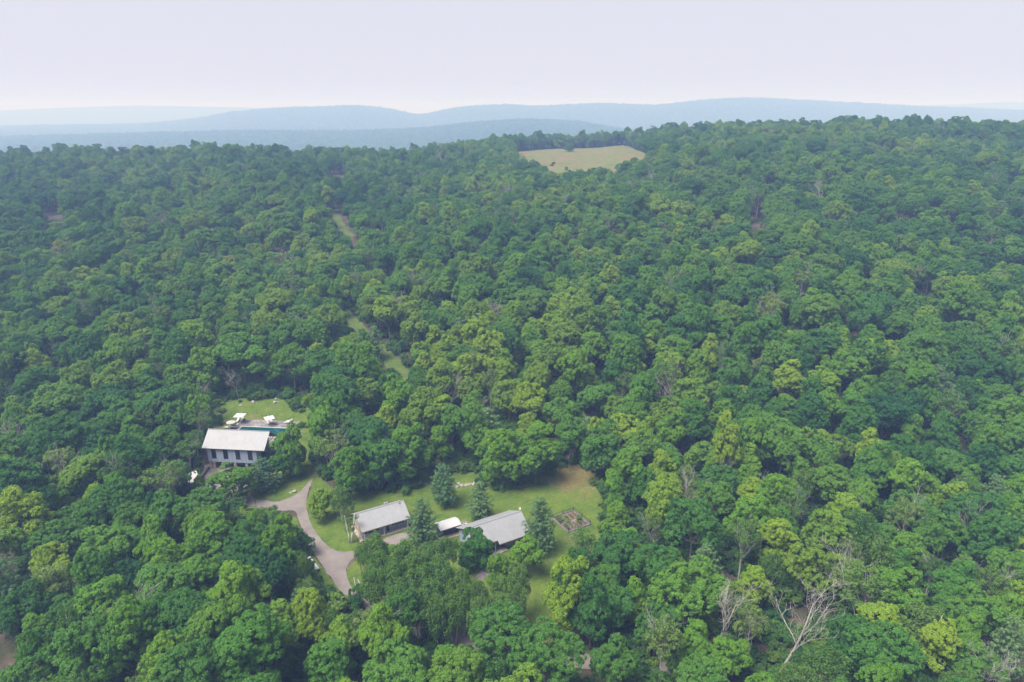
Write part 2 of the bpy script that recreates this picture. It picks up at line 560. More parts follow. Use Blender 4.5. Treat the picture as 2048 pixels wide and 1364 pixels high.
def np_mesh(name, verts, quads, mat, attr=None, smooth_shade=False):
    me = bpy.data.meshes.new(name)
    nv, nf = len(verts), len(quads)
    k = quads.shape[1]
    me.vertices.add(nv)
    me.vertices.foreach_set('co', np.ascontiguousarray(verts, np.float32).ravel())
    me.loops.add(nf * k)
    me.loops.foreach_set('vertex_index', np.ascontiguousarray(quads, np.int32).ravel())
    me.polygons.add(nf)
    me.polygons.foreach_set('loop_start', np.arange(0, nf * k, k, dtype=np.int32))
    me.polygons.foreach_set('use_smooth', np.full(nf, smooth_shade))
    if attr:
        for an, av in attr.items():
            a = me.attributes.new(an, 'FLOAT', 'POINT')
            a.data.foreach_set('value', np.ascontiguousarray(av, np.float32))
    me.materials.append(M[mat])
    me.update(calc_edges=True)
    return me

# ------------------------------------------------------------------ ground sheet
def build_ground():
    uu, yy = np.meshgrid(U, Y)
    verts = np.stack([uu * yy, yy, HGT], -1).reshape(-1, 3)
    j, i = np.meshgrid(np.arange(NY - 1), np.arange(NU - 1), indexing='ij')
    a = (j * NU + i).ravel()
    quads = np.stack([a, a + 1, a + NU + 1, a + NU], -1)
    me = np_mesh('ground', verts, quads, 'forest_floor', smooth_shade=True)
    link('ground', me, kind='structure')
build_ground()

def draped(name, poly, mat, lift, cell, dry=None, kind='structure', jitter=0.0, seed=1):
    """a sheet inside a ground polygon, following the ground `lift` above it"""
    rng = np.random.default_rng(seed)
    pts = []
    n = len(poly)
    for i in range(n):
        p, q = np.array(poly[i]), np.array(poly[(i + 1) % n])
        m = max(1, int(np.linalg.norm(q - p) / cell))
        for k in range(m):
            w = p + (q - p) * k / m
            if jitter:
                w = w + rng.normal(0, jitter, 2)
            pts.append(tuple(w))
    nb = len(pts)
    P = np.array(pts)
    gx, gy = np.meshgrid(np.arange(P[:, 0].min(), P[:, 0].max(), cell), np.arange(P[:, 1].min(), P[:, 1].max(), cell))
    gx = gx.ravel(); gy = gy.ravel()
    ins = in_poly(gx, gy, pts)
    allp = [Vector(p) for p in pts] + [Vector((x, y)) for x, y in zip(gx[ins], gy[ins])]
    edges = [(i, (i + 1) % nb) for i in range(nb)]
    vo, eo, fo, *_ = delaunay_2d_cdt(allp, edges, [], 1, 1e-4)
    vx = np.array([v.x for v in vo]); vy = np.array([v.y for v in vo])
    vz = ground(vx, vy) + lift
    me = bpy.data.meshes.new(name)
    me.from_pydata(list(zip(vx.tolist(), vy.tolist(), vz.tolist())), [], [tuple(f) for f in fo])
    me.polygons.foreach_set('use_smooth', [True] * len(me.polygons))
    at = me.attributes.new('dry', 'FLOAT', 'POINT')
    dv = dry(vx, vy) if dry is not None else np.zeros(len(vx))
    at.data.foreach_set('value', np.asarray(dv, np.float32))
    me.materials.append(M[mat])
    # faces up
    bm = bmesh.new(); bm.from_mesh(me)
    for f in bm.faces:
        if f.normal.z < 0:
            f.normal_flip()
    bm.to_mesh(me); bm.free()
    return link(name, me, kind=kind)

def curve_pts(pts, closed=True, n=6):
    """Catmull-Rom through survey points"""
    P = np.array(pts, float); m = len(P); out = []
    rngi = range(m) if closed else range(m - 1)
    for i in rngi:
        if closed:
            p0, p1, p2, p3 = P[i - 1], P[i], P[(i + 1) % m], P[(i + 2) % m]
        else:
            p0, p1, p2, p3 = P[max(i - 1, 0)], P[i], P[i + 1], P[min(i + 2, m - 1)]
        for k in range(n):
            t = k / n
            out.append(tuple(0.5 * (2 * p1 + (p2 - p0) * t + (2 * p0 - 5 * p1 + 4 * p2 - p3) * t * t + (3 * p1 - p0 - 3 * p2 + p3) * t ** 3)))
    if not closed:
        out.append(tuple(P[-1]))
    return out

def strip_poly(center, width):
    C = np.array(curve_pts(center, False, 6))
    d = np.gradient(C, axis=0)
    d /= np.linalg.norm(d, axis=1)[:, None] + 1e-9
    nrm = np.stack([-d[:, 1], d[:, 0]], -1)
    w = np.interp(np.linspace(0, 1, len(C)), np.linspace(0, 1, len(width)), width)[:, None] / 2
    return [tuple(p) for p in (C + nrm * w)] + [tuple(p) for p in (C - nrm * w)[::-1]]

def S(lst):
    return [site(*p) for p in lst]

# drive, lawns, meadow, tracks: outlines surveyed from the photograph, on the ground
DRIVE_PX = [(712, 1192), (698, 1200), (678, 1178), (655, 1146), (638, 1122), (620, 1095), (608, 1068), (597, 1040), (590, 1022), (560, 1022), (520, 1024), (480, 1016),
            (440, 998), (410, 984), (400, 968), (408, 944), (417, 929), (500, 936), (512, 944), (498, 968), (500, 984), (514, 993), (535, 998), (560, 997), (582, 990),
            (600, 974), (613, 958), (624, 944), (634, 944), (626, 958), (619, 976), (614, 995), (613, 1012), (617, 1032), (626, 1055), (640, 1075), (656, 1092), (676, 1102),
            (700, 1103), (722, 1098), (727, 1108), (708, 1116), (697, 1128), (692, 1142), (696, 1160), (704, 1176)]
DRIVE = curve_pts(S(DRIVE_PX), True, 4)
draped('gravel_drive', DRIVE, 'gravel', 0.012, 1.2, jitter=0.07)

LAWN_PX = [(600, 1012), (606, 984), (616, 962), (596, 940), (560, 920), (545, 890), (556, 850), (430, 850), (425, 822), (440, 808), (520, 800), (600, 812), (622, 838), (630, 880), (634, 925),
           (645, 950), (690, 1000), (800, 985), (860, 965), (900, 945), (935, 930), (960, 950), (985, 985), (1040, 990), (1075, 965), (1110, 935), (1160, 930), (1200, 985), (1225, 1035),
           (1200, 1090), (1140, 1110), (1110, 1180), (1100, 1260), (1180, 1300), (1290, 1310), (1290, 1340), (1120, 1325), (1040, 1270), (950, 1290), (870, 1280), (860, 1235), (760, 1200), (722, 1200), (690, 1172), (660, 1150),
           (615, 1140), (588, 1060), (590, 1020), (520, 1020), (500, 985), (530, 955), (620, 950), (612, 1000)]
# built as three simple lawns so that the outline stays clear
LAWN_CABINS = S([(613, 1000), (617, 1034), (628, 1060), (655, 1094), (676, 1105), (705, 1107), (728, 1110), (700, 1132), (694, 1150), (706, 1182), (735, 1215), (860, 1262), (930, 1290), (1040, 1312),
                 (1140, 1322), (1290, 1338), (1290, 1306), (1180, 1292), (1115, 1250), (1112, 1180), (1150, 1105), (1205, 1085), (1232, 1035), (1205, 975), (1165, 925), (1110, 930),
                 (1075, 950), (1040, 972), (985, 968), (960, 935), (935, 925), (900, 940), (860, 955), (800, 975), (690, 985), (650, 960), (640, 945), (628, 958)])
LAWN_BARN = S([(500, 982), (520, 1000), (560, 1002), (596, 985), (618, 962), (634, 940), (640, 900), (632, 862), (640, 838), (618, 812), (560, 796), (500, 794), (440, 800), (415, 818), (420, 850), (440, 862), (520, 880), (525, 930)])
LAWN_VERGE = S([(592, 1035), (606, 1068), (625, 1104), (650, 1142), (690, 1196), (650, 1190), (612, 1140), (585, 1075), (580, 1040)])
GARDEN_C = (12.7, 132.6)
def lawn_dry(x, y):
    a = np.exp(-(((x - 17.5) / 9.5) ** 2 + ((y - 157) / 10.0) ** 2)) * 0.42
    b = np.exp(-(((x + 13) / 6) ** 2 + ((y - 165) / 6) ** 2)) * 0.4
    c = np.exp(-(((x - 2) / 9) ** 2 + ((y - 93) / 12) ** 2)) * 0.2
    return a + b + c
draped('lawn', curve_pts(LAWN_CABINS, True, 3), 'lawn_grass', 0.006, 1.6, lawn_dry, jitter=0.2, seed=2)
draped('lawn', curve_pts(LAWN_BARN, True, 3), 'lawn_grass', 0.045, 1.3, lambda x, y: 0.05 + 0 * x, jitter=0.2, seed=3)
draped('lawn', curve_pts(LAWN_VERGE, True, 3), 'lawn_grass', 0.005, 1.3, jitter=0.15, seed=4)
MEADOW = S([(1020, 306), (1070, 301), (1130, 298), (1200, 296), (1250, 291), (1268, 300), (1300, 312), (1270, 338), (1215, 352), (1140, 358), (1085, 356), (1050, 330)])
draped('meadow', MEADOW, 'meadow_grass', 0.5, 7, jitter=0.5, seed=5)
LANE = strip_poly(S([(704, 1186), (745, 1222), (820, 1250), (905, 1276), (1000, 1302), (1130, 1318), (1270, 1330), (1340, 1338)]), [3.6, 3.4, 3.2])
draped('gravel_lane', LANE, 'gravel', 0.018, 1.2, jitter=0.1, seed=6)
TRACKS = [strip_poly(S([(700, 330), (672, 352), (664, 385), (668, 420), (685, 455), (706, 474)]), [4.5, 4.5, 4.5]),
          strip_poly(S([(690, 625), (722, 665), (765, 705), (795, 738), (812, 760)]), [6, 6, 6])]
for t in TRACKS:
    draped('grass_track', t, 'track_grass', 0.15, 2.0, jitter=0.2, seed=7)
#DETAIL#

# ------------------------------------------------------------------ trees: shapes
def unit(v):
    return v / (np.linalg.norm(v, axis=-1, keepdims=True) + 1e-9)

def leaf_cloud(rng, C, NR, RD, k, size, bias=0.9, squash=0.8, up=0.45, aspect=0.6, droop=0.0, size_var=0.35):
    """k leaves on each rounded puff (centre C, outward NR, radius RD)"""
    n = len(C)
    d = rng.normal(0, 1, (n, k, 3)) * 0.72 + NR[:, None, :] * bias
    d = unit(d)
    rad = RD[:, None, None] * rng.uniform(0.74, 1.06, (n, k, 1))
    off = d * rad
    off[..., 2] *= squash
    p = C[:, None, :] + off
    if droop:
        p[..., 2] -= droop * rng.random((n, k)) ** 2
    p = p.reshape(-1, 3)
    nr = unit(d.reshape(-1, 3) + np.array([0, 0, up]) + rng.normal(0, 0.27, (n * k, 3)))
    t = unit(np.cross(nr, rng.normal(0, 1, (n * k, 3))))
    b = np.cross(nr, t)
    s = size * (1 + size_var * rng.uniform(-1, 1, (n * k, 1)))
    sag = nr * s * 0.18
    v = np.stack([p - t * s - sag, p - b * s * aspect + sag, p + t * s - sag, p + b * s * aspect + sag], 1).reshape(-1, 3)
    q = np.arange(n * k * 4).reshape(-1, 4)
    puff_tint = rng.uniform(-0.18, 0.18, (n, 1))
    tint = np.clip(0.5 + puff_tint + rng.normal(0, 0.2, (n, k)), 0, 1).reshape(-1)
    return v, q, np.repeat(tint, 4)

def lobed_crown(rng, R0, z0, zh, lobes, lobe_r, puffs, puff_r, k, size, top_bias=0.15, power=1.0, **kw):
    """a crown of overlapping boughs; returns leaf arrays and bough centres"""
    LC, LR = [], []
    tries = 0
    while len(LC) < lobes and tries < 4000:
        tries += 1
        d = unit(rng.normal(0, 1, 3))
        if d[2] < -0.55 + top_bias * rng.random():
            continue
        m = rng.uniform(0.45, 0.86) if rng.random() < 0.85 else rng.uniform(0.1, 0.4)
        f = 1 - 0.32 * max(0, d[2]) * (power - 1)
        c = np.array([d[0] * R0 * m * f, d[1] * R0 * m * f, z0 + d[2] * zh * m])
        r = R0 * lobe_r * rng.uniform(0.75, 1.25)
        if any(np.linalg.norm(c - c2) < 0.62 * max(r, r2) for c2, r2 in zip(LC, LR)):
            continue
        LC.append(c); LR.append(r)
    LC = np.array(LC); LR = np.array(LR)
    C, NR = [], []
    cen = np.array([0, 0, z0 - zh * 0.35])
    for c, r in zip(LC, LR):
        out = unit(c - cen)
        m = max(5, int(puffs * (r / (R0 * lobe_r)) ** 2))
        d = unit(rng.normal(0, 1, (m * 3, 3)) * 0.8 + out * 0.55 + np.array([0, 0, 0.25]))
        q = c + d * r * rng.uniform(0.8, 1.08, (m * 3, 1)) * np.array([1, 1, 0.8])
        keep = np.ones(len(q), bool)
        for c2, r2 in zip(LC, LR):
            if c2 is c:
                continue
            keep &= np.linalg.norm((q - c2) / np.array([1, 1, 0.8]), axis=1) > 0.72 * r2
        q, d = q[keep][:m], d[keep][:m]
        C.append(q); NR.append(d)
    C = np.concatenate(C); NR = np.concatenate(NR)
    RD = puff_r * rng.uniform(0.7, 1.3, len(C))
    return leaf_cloud(rng, C, NR, RD, k, size, **kw), LC

def wood_for(rng, H, r0, tips, fork=0.42, n=7, lean=0.03, stems=1, top=0.8):
    mb = MB()
    for s in range(stems):
        ang = rng.uniform(0, 6.28)
        bx, by = (0, 0) if stems == 1 else (0.25 * math.cos(s * 2.4), 0.25 * math.sin(s * 2.4))
        spread = 0.0 if stems == 1 else 0.10
        pts, rad = [], []
        for i in range(7):
            t = i / 6
            w = math.sin(t * 3.0 + ang) * lean * H * t
            pts.append((bx + w * math.cos(ang) + spread * H * t * math.cos(s * 2.4 + ang), by + w * math.sin(ang) + spread * H * t * math.sin(s * 2.4 + ang), -0.6 + t * (H * top + 0.6)))
            rad.append(r0 * ((1.25 if i == 0 else 1.0) * (1 - 0.86 * t)))
        mb.tube(pts, rad, n)
        P = np.array(pts)
        if s == 0:
            main = P
    for c in tips:
        zt = min(max(fork * H, c[2] - rng.uniform(0.12, 0.3) * H), H * top * 0.95)
        k = np.interp(zt, main[:, 2], np.arange(7))
        p = np.array([np.interp(k, np.arange(7), main[:, a]) for a in range(3)])
        t0 = zt / (H * top)
        rb = max(0.035, r0 * (1 - 0.86 * t0) * 0.55)
        mid = p * 0.5 + c * 0.5 + rng.normal(0, 0.05, 3) * np.linalg.norm(c - p) + np.array([0, 0, -0.06 * np.linalg.norm(c - p)])
        mb.tube([p, mid, c, c + (c - mid) * 0.35 + np.array([0, 0, 0.3])], [rb, rb * 0.7, rb * 0.4, rb * 0.12], 5, False)
    return mb

def dead_wood(rng, H, r0, spread=0.5, levels=3, lean=0.0, start=0.35):
    mb = MB()
    def grow(p, d, L, r, lv):
        p = np.array(p, float); d = np.array(d, float)
        pts, rad = [p.copy()], [r]
        n = 5 if lv < 2 else 4
        for i in range(n):
            d = unit(d + rng.normal(0, 0.07 + 0.05 * lv, 3) + np.array([0, 0, 0.05 if lv else 0.0]))
            p = p + d * L / n
            pts.append(p.copy()); rad.append(r * (1 - 0.78 * (i + 1) / n))
        mb.tube(pts, rad, 6 if lv == 0 else (5 if lv == 1 else 3), lv < 2)
        if lv >= levels:
            return
        kids = [8, 6, 4, 4][lv]
        for k in range(kids):
            t = (start if lv == 0 else 0.25) + (1 - (start if lv == 0 else 0.25)) * (k + rng.random() * 0.8) / kids
            i = min(n - 1, int(t * n))
            q = pts[i] + (pts[i + 1] - pts[i]) * (t * n - i)
            ax = unit(np.cross(d, rng.normal(0, 1, 3)))
            dd = unit(d * (1.15 - spread) + ax * (0.42 + spread * 0.35) + np.array([0, 0, 0.22]))
            grow(q, dd, L * rng.uniform(0.42, 0.62) * (1.0 if lv else 0.95) * (1.15 - 0.45 * t), max(0.026, rad[i] * 0.5), lv + 1)
    grow((0, 0, -0.5), unit(np.array([lean, lean * 0.4, 1.0])), H, r0, 0)
    return mb

def pine_shape(rng, H, R0, bare=0.08):
    C, NR, RD = [], [], []
    mb = MB()
    mb.tube([(0, 0, -0.5), (0.05, 0, H * 0.5), (0, 0.05, H * 0.98)], [0.021 * H, 0.012 * H, 0.02], 7)
    z = bare * H
    while z < H * 0.985:
        t = z / H
        L = R0 * min(1.0, 1.22 * (1 - t) ** 0.62 + 0.04) * (0.72 + 0.28 * min(1, t / 0.22))
        nb = max(4, int(7 - 3 * t))
        a0 = rng.uniform(0, 6.28)
        for b in range(nb):
            a = a0 + b * 6.283 / nb + rng.normal(0, 0.25)
            l = L * rng.uniform(0.72, 1.12)
            rise = 0.10 + 0.45 * t
            e = np.array([math.cos(a) * l, math.sin(a) * l, z + l * rise])
            mb.tube([(0, 0, z), tuple(e * np.array([0.5, 0.5, 0]) + np.array([0, 0, z + l * rise * 0.35])), tuple(e)], [0.05, 0.035, 0.012], 4, False)
            m = max(2, int(l / 0.42))
            for i in range(m):
                s = (i + 1) / m
                w = 0.32 * l * (1 - abs(s - 0.6))
                q = np.array([math.cos(a) * l * s, math.sin(a) * l * s, z + l * rise * s ** 1.3]) + rng.normal(0, 0.12, 3) + np.array([-math.sin(a), math.cos(a), 0]) * rng.uniform(-w, w)
                C.append(q); RD.append(rng.uniform(0.34, 0.52)); NR.append(unit(np.array([math.cos(a) * 0.5, math.sin(a) * 0.5, 1.0])))
        z += 0.055 * H * rng.uniform(0.8, 1.2)
    C.append(np.array([0, 0, H])); RD.append(0.3); NR.append(np.array([0, 0, 1.0]))
    lv = leaf_cloud(rng, np.array(C), np.array(NR), np.array(RD), 22, 0.26, bias=0.55, squash=0.62, up=0.3, aspect=0.22)
    return lv, mb

class Shape:
    pass

SHAPES = {}
def make_shape(key, kind, leaf, bark, lv, wood, H, R0):
    s = Shape()
    s.kind, s.H, s.R = kind, H, R0
    if lv is not None:
        s.R = float(np.percentile(np.hypot(lv[0][:, 0], lv[0][:, 1]), 98))
        s.H = float(np.percentile(lv[0][:, 2], 99.7))
    s.crown = np_mesh(key + '_crown', lv[0], lv[1], leaf, {'tint': lv[2]}) if lv is not None else None
    s.trunk = wood.mesh(key + '_trunk', bark, True)
    SHAPES.setdefault(kind, []).append(s)
    return s

def build_shapes():
    for i in range(6):      # oaks: broad, billowing
        rng = np.random.default_rng(100 + i)
        H = [15.0, 14.0, 16.0, 13.5, 15.5, 17.0][i]; R0 = [5.6, 5.2, 5.4, 5.8, 4.9, 6.0][i]
        lv, LC = lobed_crown(rng, R0, H * 0.66, H * 0.35, 20 + i % 3 * 2, 0.31, 26, 0.47, 34, 0.19, squash=0.9, up=0.4)
        make_shape('oak%d' % i, 'oak_tree', 'oak_leaf', 'bark', lv, wood_for(rng, H, 0.30, LC), H, R0)
    for i in range(6):      # maples: taller, more pointed, finer leaf
        rng = np.random.default_rng(200 + i)
        H = [16.5, 15.0, 17.5, 14.5, 16.0, 18.0][i]; R0 = [4.5, 4.2, 4.9, 4.6, 4.0, 4.4][i]
        lv, LC = lobed_crown(rng, R0, H * 0.56, H * 0.45, 26 + i % 3 * 2, 0.33, 25, 0.45, 34, 0.175, power=2.2, squash=0.95, up=0.35, bias=0.8)
        make_shape('maple%d' % i, 'maple_tree', 'maple_leaf', 'bark', lv, wood_for(rng, H, 0.26, LC, 0.3), H, R0)
    for i in range(2):      # trees of the open lawn, leafy to the ground
        rng = np.random.default_rng(250 + i)
        H, R0 = [9.0, 9.5][i], [4.0, 4.2][i]
        lv, LC = lobed_crown(rng, R0, H * 0.50, H * 0.50, 30, 0.31, 18, 0.48, 38, 0.19, top_bias=-0.4, squash=0.85, up=0.35, bias=0.8)
        make_shape('lawn_maple%d' % i, 'maple_tree', 'maple_leaf', 'bark', lv, wood_for(rng, H, 0.18, LC, 0.15), H, R0)
    for i in range(2):      # wood-edge trees, boughs down to the grass
        rng = np.random.default_rng(270 + i)
        H, R0 = [16.0, 15.0][i], [4.6, 5.0][i]
        lv, LC = lobed_crown(rng, R0, H * 0.52, H * 0.50, 36, 0.29, 24, 0.48, 30, 0.2, top_bias=-0.4, power=1.6, squash=0.85, up=0.35, bias=0.8)
        make_shape('edge_maple%d' % i, 'maple_tree', 'maple_leaf', 'bark', lv, wood_for(rng, H, 0.26, LC, 0.12), H, R0)
        H, R0 = [14.0, 15.0][i], [5.0, 5.4][i]
        lv, LC = lobed_crown(rng, R0, H * 0.52, H * 0.48, 34, 0.29, 24, 0.5, 30, 0.21, top_bias=-0.4, squash=0.8, up=0.45)
        make_shape('edge_oak%d' % i, 'oak_tree', 'oak_leaf', 'bark', lv, wood_for(rng, H, 0.28, LC, 0.12), H, R0)
    for i in range(4):      # birches: thin, several stems, loose leaf
        rng = np.random.default_rng(300 + i)
        H = [11.5, 10.5, 12.5, 10.0][i]; R0 = [3.1, 2.8, 3.2, 3.0][i]
        lv, LC = lobed_crown(rng, R0, H * 0.60, H * 0.40, 20, 0.28, 9, 0.55, 26, 0.17, power=1.8, squash=1.1, up=0.1, bias=0.4, droop=1.0)
        make_shape('birch%d' % i, 'birch_tree', 'birch_leaf', 'birch_bark', lv, wood_for(rng, H, 0.13, LC, 0.3, 6, 0.05, [2, 3, 1, 2][i], 0.80), H, R0)
    for i in range(3):
        rng = np.random.default_rng(400 + i)
        H = [12.0, 11.0, 13.0][i]; R0 = [4.2, 3.6, 4.4][i]
        lv, mb = pine_shape(rng, H, R0)
        make_shape('pine%d' % i, 'pine_tree', 'pine_needle', 'pine_bark', lv, mb, H, R0)
    for i in range(5):
        rng = np.random.default_rng(500 + i)
        H = [15.0, 12.0, 14.0, 11.0, 13.0][i]
        make_shape('dead%d' % i, 'dead_tree', None, 'dead_bark', None, dead_wood(rng, H, [0.23, 0.2, 0.2, 0.16, 0.2][i], [0.55, 0.45, 0.5, 0.4, 0.55][i], 3, [0.14, 0.05, -0.05, 0.1, 0][i]), H, H * 0.3)
    for i in range(4):      # shrubs
        rng = np.random.default_rng(600 + i)
        H = [2.6, 2.0, 3.2, 1.6][i]; R0 = [1.7, 1.5, 1.8, 1.4][i]
        lv, LC = lobed_crown(rng, R0, H * 0.5, H * 0.5, 8, 0.42, 9, 0.38, 22, 0.17)
        make_shape('shrub%d' % i, 'shrub', 'shrub_leaf', 'bark', lv, wood_for(rng, H, 0.05, LC[:5], 0.1, 5, 0.05, 3, 0.7), H, R0)
    for i in range(3):      # thin, half-bare trees with pale limbs
        rng = np.random.default_rng(700 + i)
        H = [15.0, 13.5, 16.0][i]; R0 = [4.2, 3.8, 4.4][i]
        lv, LC = lobed_crown(rng, R0, H * 0.66, H * 0.36, 18, 0.27, 8, 0.5, 22, 0.2, squash=0.9, up=0.2, bias=0.5)
        w = wood_for(rng, H, 0.24, LC, 0.35)
        d = dead_wood(rng, H * 0.9, 0.12, 0.45, 2, 0.02, 0.5)
        w.add(d.v, d.f)
        make_shape('ash%d' % i, 'ash_tree', 'birch_leaf', 'dead_bark', lv, w, H, R0)
    for i in range(3):      # coarse crowns for the ranges a mile and more away
        rng = np.random.default_rng(800 + i)
        H, R0 = 15.0, 5.5
        lv, LC = lobed_crown(rng, R0, H * 0.6, H * 0.4, 10, 0.42, 7, 1.2, 9, 0.75)
        make_shape('distant%d' % i, 'distant_tree', 'oak_leaf', 'bark', lv, wood_for(rng, H, 0.3, LC[:3]), H, R0)
build_shapes()

# ------------------------------------------------------------------ trees: where they stand
TREES = []          # (kind, shape index, x, y, z, yaw, scale xy, scale z, tone, hero)
def put(kind, idx, x, y, sxy, sz, tone, hero=None, yaw=None, rnd=random.Random(5)):
    z = float(ground(x, y))
    TREES.append((kind, idx % len(SHAPES[kind]), x, y, z, rnd.uniform(0, 360) if yaw is None else yaw, sxy, sz, tone, hero))

HERO = []
def hero(kind, idx, px, py, wpx, H, tone, label, R_over=None):
    """a tree known by its top point, its width and its height"""
    x, y = site(px, py, H * 0.98)
    zc = project(x, y, float(ground(x, y)) + H * 0.7)[2]
    r = wpx / 2 * zc / FOCAL
    sh = SHAPES[kind][idx % len(SHAPES[kind])]
    put(kind, idx, x, y, r / sh.R, H / sh.H, tone, label)
    HERO.append((x, y, r))

def hb(kind, idx, px, py, wpx, H, tone, label):
    """a tree known by its foot"""
    x, y = site(px, py)
    sh = SHAPES[kind][idx % len(SHAPES[kind])]
    r = wpx / 2 * project(x, y, float(ground(x, y)) + H * 0.7)[2] / FOCAL
    put(kind, idx, x, y, r / sh.R, H / sh.H, tone, label)
    HERO.append((x, y, r))

h = hero
h('oak_tree', 6, 460, 934, 86, 10, .62, 'broad oak with bare pale twigs standing in front of the barn house')
h('pine_tree', 0, 523, 918, 62, 9, .25, 'small dark pine at the corner of the barn house')
h('maple_tree', 6, 572, 856, 70, 14, .6, 'tall bright maple beside the gable of the barn house')
h('maple_tree', 7, 560, 900, 62, 9, .3, 'lower dark maple under the bright one at the barn gable')
h('ash_tree', 0, 396, 822, 54, 11, .55, 'pale loose tree at the back corner of the barn house beside the pool lawn')
h('ash_tree', 1, 372, 884, 58, 10, .45, 'loose pale green tree just left of the barn house wall')
h('birch_tree', 2, 388, 862, 44, 9, .45, 'slim green birch close to the barn house end wall')
h('oak_tree', 1, 318, 780, 110, 16, .35, 'big round oak on the edge of the pool lawn, beside the loose pale trees')
h('oak_tree', 0, 340, 926, 76, 11, .5, 'oak whose crown half covers the white tent')
h('maple_tree', 4, 394, 950, 24, 6, .8, 'small yellow green maple at the open side of the white tent')
h('oak_tree', 2, 402, 984, 92, 13, .5, 'spreading oak on the lower side of the barn house forecourt')
h('oak_tree', 4, 330, 990, 100, 14, .4, 'large oak below the white tent')
h('pine_tree', 1, 549, 1012, 34, 8, .3, 'dark little pine behind the row of maples at the drive fork')
h('maple_tree', 9, 506, 1026, 62, 12, .6, 'leafy maple by the lamp post at the drive fork')
h('maple_tree', 8, 560, 1024, 58, 12, .62, 'full maple in the inside corner of the drive fork')
h('maple_tree', 9, 548, 1056, 84, 15, .5, 'tall maple just below the drive fork')
h('oak_tree', 5, 488, 1052, 90, 14, .38, 'grey green oak behind the maples below the drive fork')
h('maple_tree', 3, 556, 1100, 56, 10, .48, 'maple leaning over the verge above the white storage bins')
h('birch_tree', 2, 604, 1110, 34, 10, .6, 'thin birch with pale trunk beside the white storage bins')
h('birch_tree', 1, 578, 1135, 26, 9, .6, 'slender single birch in the thicket beside the drive')
h('ash_tree', 0, 664, 866, 82, 15, .85, 'pale yellowish tree with bare limbs above the drive end')
h('maple_tree', 7, 640, 980, 54, 8.0, .8, 'bushy yellow green maple on the lawn beside the drive bend')
h('birch_tree', 3, 678, 975, 52, 9, .55, 'bushy birch on the lawn behind the bushy maple')
h('maple_tree', 9, 694, 898, 80, 14, .45, 'maple at the wood edge above the bushy lawn birch')
h('oak_tree', 6, 756, 872, 96, 15, .4, 'oak at the wood edge behind the long cabin')
h('maple_tree', 8, 815, 855, 90, 16, .5, 'tall maple at the wood edge behind the long cabin')
h('pine_tree', 2, 842, 1000, 66, 12, .6, 'bluish pine standing between the long cabin and the small shed')
h('pine_tree', 0, 886, 930, 62, 11, .42, 'full dark pine on the lawn at the wood edge')
h('pine_tree', 1, 960, 966, 54, 10, .85, 'pale green pine behind the cabin with the stepped roof')
h('pine_tree', 2, 1082, 998, 72, 13, .6, 'large pine between the stepped roof cabin and the vegetable garden')
h('maple_tree', 6, 948, 1066, 72, 9, .18, 'round dense dark green tree in front of the stepped roof cabin')
h('maple_tree', 7, 1055, 1073, 72, 9.5, .66, 'round bright green maple at the front corner of the stepped roof cabin')
h('maple_tree', 6, 998, 1112, 52, 8, .66, 'smaller bright maple below the stone path')
for k, (px, py, w, t) in enumerate([(745, 1072, 58, .5), (804, 1086, 60, .45), (858, 1092, 62, .42), (890, 1076, 50, .4), (778, 1130, 66, .4), (836, 1128, 60, .42), (722, 1096, 34, .5),
                                     (922, 1143, 56, .55), (957, 1166, 46, .62), (1004, 1156, 52, .6), (1036, 1140, 50, .6), (866, 1160, 64, .38), (905, 1190, 60, .5), (1000, 1190, 60, .62), (800, 1165, 64, .38), (760, 1105, 60, .45), (830, 1105, 66, .45), (745, 1140, 56, .42), (880, 1120, 60, .45), (925, 1172, 60, .5), (960, 1200, 56, .6), (835, 1180, 60, .4), (1028, 1172, 50, .62), (870, 1195, 60, .45)]):
    h('birch_tree', k, px, py, w * 1.15, 11 if k != 6 else 6, t, None)
h('maple_tree', 8, 1140, 1122, 100, 18, .82, 'tall yellow topped maple on the edge of the lower lawn')
h('oak_tree', 7, 1186, 1150, 110, 16, .3, 'dark oak beside the tall yellow topped maple')
h('ash_tree', 2, 1172, 1064, 66, 11, .55, 'pale grey green tree below the vegetable garden')
h('oak_tree', 6, 1236, 1066, 96, 14, .3, 'dark oak at the wood edge below the vegetable garden')
h('maple_tree', 2, 1236, 1006, 60, 11, .68, 'light green maple at the wood edge beside the vegetable garden')
h('maple_tree', 9, 1003, 862, 90, 16, .62, 'broad maple with a straw coloured side above the cabin lawn')
h('maple_tree', 8, 1072, 848, 98, 17, .6, 'large green maple in the middle of the wood edge above the cabin lawn')
h('oak_tree', 7, 1208, 846, 100, 16, .5, 'big round oak at the top corner of the dry grass')
h('maple_tree', 9, 1256, 900, 84, 15, .6, 'maple at the upper end of the dry grass beside the garden')
h('maple_tree', 4, 1462, 830, 64, 22, .86, 'narrow bright yellow green tree standing out of the forest')
h('oak_tree', 1, 640, 700, 92, 15, .42, 'oak with full crown at the forest edge above the pool')
h('maple_tree', 1, 625, 690, 70, 16, .9, 'yellow green maple above the pool lawn')
h('maple_tree', 0, 478, 668, 110, 19, .42, 'tall straight stemmed maple over the pool lawn')
h('oak_tree', 5, 668, 752, 100, 18, .42, 'large oak at the corner of the pool lawn')
h('oak_tree', 2, 1000, 1222, 130, 14, .42, 'wide oak standing over the lower lane')
h('oak_tree', 5, 1090, 1268, 150, 15, .45, 'very wide oak hiding the bend of the lower lane')
h('oak_tree', 4, 1232, 1285, 96, 13, .45, 'oak between the lower lane and the camera side of the wood')
h('ash_tree', 1, 1330, 1245, 92, 14, .75, 'pale yellowish tree at the end of the lower lane')
h('oak_tree', 0, 800, 1195, 90, 13, .42, 'oak on the bank above the lower lane')
